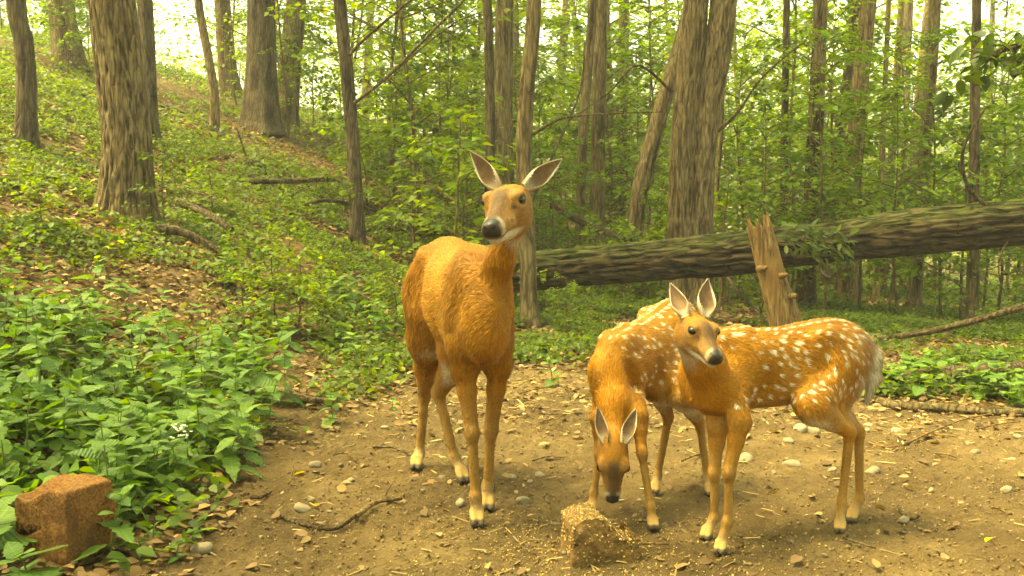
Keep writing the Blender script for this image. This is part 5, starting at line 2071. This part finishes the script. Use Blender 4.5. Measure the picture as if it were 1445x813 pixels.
def stone_mesh(seed):
    rs = np.random.default_rng(seed)
    nu, nv = 18, 11
    th, ph = np.meshgrid(np.arange(nu) / nu * 2 * math.pi, np.linspace(0.02, math.pi - .02, nv), indexing='ij')
    q = np.stack([np.sin(ph) * np.cos(th), np.sin(ph) * np.sin(th), np.cos(ph)], -1).reshape(-1, 3)
    for k in range(7):                      # worn facets
        d = unit(rs.normal(0, 1, 3))
        h = 0.62 + .25 * rs.random()
        e = q @ d
        q = q - np.maximum(e - h, 0)[:, None] * d * .85
    q = q * (0.85 + .35 * fbm(q * 1.6 + seed * 3, 2))[:, None] * np.array((1, 0.78, 0.58))
    F = np.array([[i * nv + j, i * nv + j + 1, ((i + 1) % nu) * nv + j + 1, ((i + 1) % nu) * nv + j] for i in range(nu) for j in range(nv - 1)])
    return new_mesh('stone', q, F, [M_STONE])


STONES = [stone_mesh(i) for i in range(8)]
_rs = np.random.default_rng(71)


def stone(px, py, w, label, group=None, bury=0.35):
    p = gp(px, py)
    s = w * p[1] / FOC / 2 * 1.08
    p[2] += s * 0.58 * (1 - 2 * bury)
    o = link('stone', STONES[int(_rs.integers(0, 8))], loc=p, rot=(_rs.normal(0, .25), _rs.normal(0, .25), _rs.random() * 6.3), scale=s)
    tag(o, label, 'stone', group)


for a in ((281, 716, 30, 'pale rounded stone at the foot of the flowering herb'), (283, 783, 32, 'flat grey stone by the little pale sprout'),
          (147, 768, 18, 'small rounded stone beside the foot of the red-brown block'), (445, 660, 20, 'flat tan stone beside a yellow leaf on the soil'),
          (427, 722, 26, 'low pale stone beside the curved dark twig'), (496, 680, 13, 'small cream stone among pebbles before the doe'),
          (624, 675, 12, 'small pale stone beside the hind hoof of the doe'), (650, 712, 17, 'dusty stone next to the front hooves of the doe'),
          (739, 717, 25, 'pale flat stone a step beside the front hooves of the doe'), (721, 675, 18, 'rounded stone between the doe and the feeding fawn'),
          (762, 674, 16, 'dull stone between the doe and the feeding fawn, beside a rounder one'), (1052, 646, 25, 'smooth flat two-toned stone behind the forelegs of the standing fawn'),
          (1118, 656, 27, 'large rounded grey stone under the belly of the standing fawn'), (1128, 607, 22, 'tilted brown stone beneath the fawn, touching another'),
          (1146, 610, 24, 'tan stone beneath the fawn, touching a tilted brown one'), (1231, 667, 22, 'pale chipped stone behind the hind hooves of the standing fawn'),
          (1265, 613, 17, 'round grey stone near the bent pale stem'), (1376, 641, 18, 'cream stone out on the open soil near the pale thin log'),
          (1428, 655, 15, 'grey rounded stone on the open soil by a cream one'), (1437, 622, 16, 'round stone beside the twigs at the end of the pale thin log'),
          (1276, 736, 20, 'pale stone with a short twig beside it'), (941, 739, 15, 'stone touching the front hoof of the feeding fawn'),
          (1226, 603, 16, 'rounded stone in line behind the tail of the standing fawn'), (1222, 612, 14, 'smaller stone in front of the one behind the fawn tail'),
          (1113, 622, 18, 'flattish stone under the fawn between larger ones'), (1174, 666, 13, 'small stone by the hind leg of the standing fawn'),
          (1420, 693, 18, 'crumbly tan stone on the open soil')):
    stone(*a)
for _i in range(52):
    _px, _py = 300 + 1140 * _rs.random(), 540 + 250 * _rs.random() ** 1.2
    _p = gp(_px, _py)
    if dirt_mask(np.array([_p[0]]), np.array([_p[1]]))[0] < .7:
        continue
    stone(_px, _py, 5 + 7 * _rs.random(), 'small pebble scattered on the trampled soil', 'pebbles on the soil')

# yellow fallen leaves
M_YEL = leaf_material('yellow_leaf', .25, fixed=((0.62, 0.42, 0.02), (0.75, 0.58, 0.05)))
_yl = new_mesh('yellow_leaf', LEAF6_V * np.array((1, 1.2, 1.5)), LEAF6_F, [M_YEL])
for _px, _py, _s, _l in ((430, 672, .05, 'bright yellow fallen leaf by a flat tan stone'), (442, 717, .045, 'yellow fallen leaf on the low pale stone'), (1399, 762, .03, 'small yellowish fallen leaf alone on the open soil')):
    _o = link('yellow_leaf', _yl, loc=gp(_px, _py, .012), rot=(.25, .1, _rs.random() * 6), scale=_s)
    tag(_o, _l, 'leaf')


# ------------------------------------------------------------------ clods, chips and grain on the soil
def soil_bits():
    rs = np.random.default_rng(81)
    t = NT('soil_clod')
    m = t.done(t.mix(t.math('MULTIPLY', t.noise(t.coord('Object'), 90, 4), .7), t.attr('Col'), (0.11, 0.066, 0.028)), .95, .1)
    n = 46000
    Y = 2.55 + 3.9 * rs.random(n) ** 1.3
    X = (rs.random(n) - .42) * 1.12 * Y
    k = (dirt_mask(X, Y) > .55) & (rs.random(n) < 0.25 + fbm(np.stack([X, Y, X * 0], 1) * 2.2, 2))
    X, Y = X[k], Y[k]
    n = len(X)
    S = 0.0018 + 0.0062 * rs.random(n) ** 4
    P = np.stack([X, Y, height(X, Y) + S * .3], 1)
    tone = rs.random((n, 1))
    C = (np.array((0.13, 0.084, 0.038)) * (1 - tone) + np.array((0.34, 0.24, 0.115)) * tone) * np.exp(rs.normal(0, .25, (n, 1)))
    V, F, C = lumps(P, S, np.clip(C, 0, .7), rs, OCT_V, OCT_F, (1, 1, .75), .35)
    tag(link('soil_clods', new_mesh('soil_clods', V, F, [m], True, C)), 'crumbly brown clods of soil over the trampled ground', 'soil', kind='stuff')
    # straw and wood chips
    n = 5200
    Y = 2.6 + 4.0 * rs.random(n)
    X = (rs.random(n) - .42) * 1.12 * Y
    w = 0.12 + 0.9 * smooth01((Y - 4.2) / 1.6) + 0.8 * np.exp(-((X - .17) / .28) ** 2 - ((Y - 2.95) / .3) ** 2) + .5 * np.exp(-((X + .75) / .3) ** 2 - ((Y - 4.6) / .35) ** 2) + .6 * np.exp(-((X - 2.1) / .6) ** 2 - ((Y - 4.7) / .3) ** 2)
    k = (dirt_mask(X, Y) > .45) & (rs.random(n) < w)
    X, Y = X[k], Y[k]
    n = len(X)
    a = rs.random(n) * 6.3
    d = np.stack([np.cos(a), np.sin(a), rs.normal(0, .12, n)], 1)
    L = 0.010 + 0.030 * rs.random(n) ** 1.6
    s = np.stack([-np.sin(a), np.cos(a), a * 0], 1) * (0.0012 + .0022 * rs.random(n))[:, None]
    P = np.stack([X, Y, height(X, Y) + .004], 1)
    u = np.array((0, 0, .002))
    Vv = np.stack([P - d * L[:, None] - s, P - d * L[:, None] + s, P + d * L[:, None] + s, P + d * L[:, None] - s, P + u - d * L[:, None] * .8, P + u + d * L[:, None] * .8], 1).reshape(-1, 3)
    F = np.arange(n)[:, None, None] * 6 + np.array([(0, 3, 5), (0, 5, 4), (1, 4, 5), (1, 5, 2), (0, 4, 1), (3, 2, 5)])[None]
    C = np.array((0.42, 0.29, 0.13)) * np.exp(rs.normal(0, .35, (n, 1)))
    tag(link('straw_chips', new_mesh('straw_chips', Vv, F.reshape(-1, 3), [m], False, np.repeat(np.clip(C, 0, .7), 6, 0))), 'pale straw and wood chips strewn on the soil', 'straw', kind='stuff')
    # grain spilled round the feed block
    n = 1500
    g = np.array(GB.location)
    r = np.abs(rs.normal(0, .30, n)) + .06
    a = rs.random(n) * 6.3
    X, Y = g[0] + r * np.cos(a) * 1.5, g[1] + r * np.sin(a) * .8
    k = ~((np.abs(X - g[0]) < .11) & (np.abs(Y - g[1]) < .095))
    X, Y = X[k], Y[k]
    n = len(X)
    P = np.stack([X, Y, height(X, Y) + .002], 1)
    C = np.array((0.42, 0.26, 0.075)) * np.exp(rs.normal(0, .35, (n, 1)))
    V, F, C = lumps(P, 0.0025 + .0022 * rs.random(n), np.clip(C, 0, .8), rs, OCT_V, OCT_F, (1, .8, .6), .2)
    tag(link('spilled_grain', new_mesh('spilled_grain', V, F, [M_KERNEL], True, C)), 'spilled yellow grain on the soil round the feed block', 'grain', kind='stuff')


soil_bits()

# ------------------------------------------------------------------ thin haze added to lift the dark background
def haze():
    me_v = np.array([(x, y, z) for x in (-75, 75) for y in (-20, 75) for z in (-5, 24)], float)
    f = np.array([(0, 1, 3, 2), (4, 6, 7, 5), (0, 4, 5, 1), (2, 3, 7, 6), (0, 2, 6, 4), (1, 5, 7, 3)])
    m = bpy.data.materials.new('haze')
    m.use_nodes = True
    nt = m.node_tree
    nt.nodes.remove(nt.nodes['Principled BSDF'])
    v = nt.nodes.new('ShaderNodeVolumePrincipled')
    v.inputs['Color'].default_value = (1.0, 0.97, 0.86, 1)
    v.inputs['Density'].default_value = 0.0030
    v.inputs['Anisotropy'].default_value = 0.3
    nt.links.new(v.outputs[0], nt.nodes['Material Output'].inputs['Volume'])
    tag(link('haze', new_mesh('haze', me_v, f, [m], False)), 'thin pale haze added to lighten the distant wood', 'haze', kind='stuff')


haze()
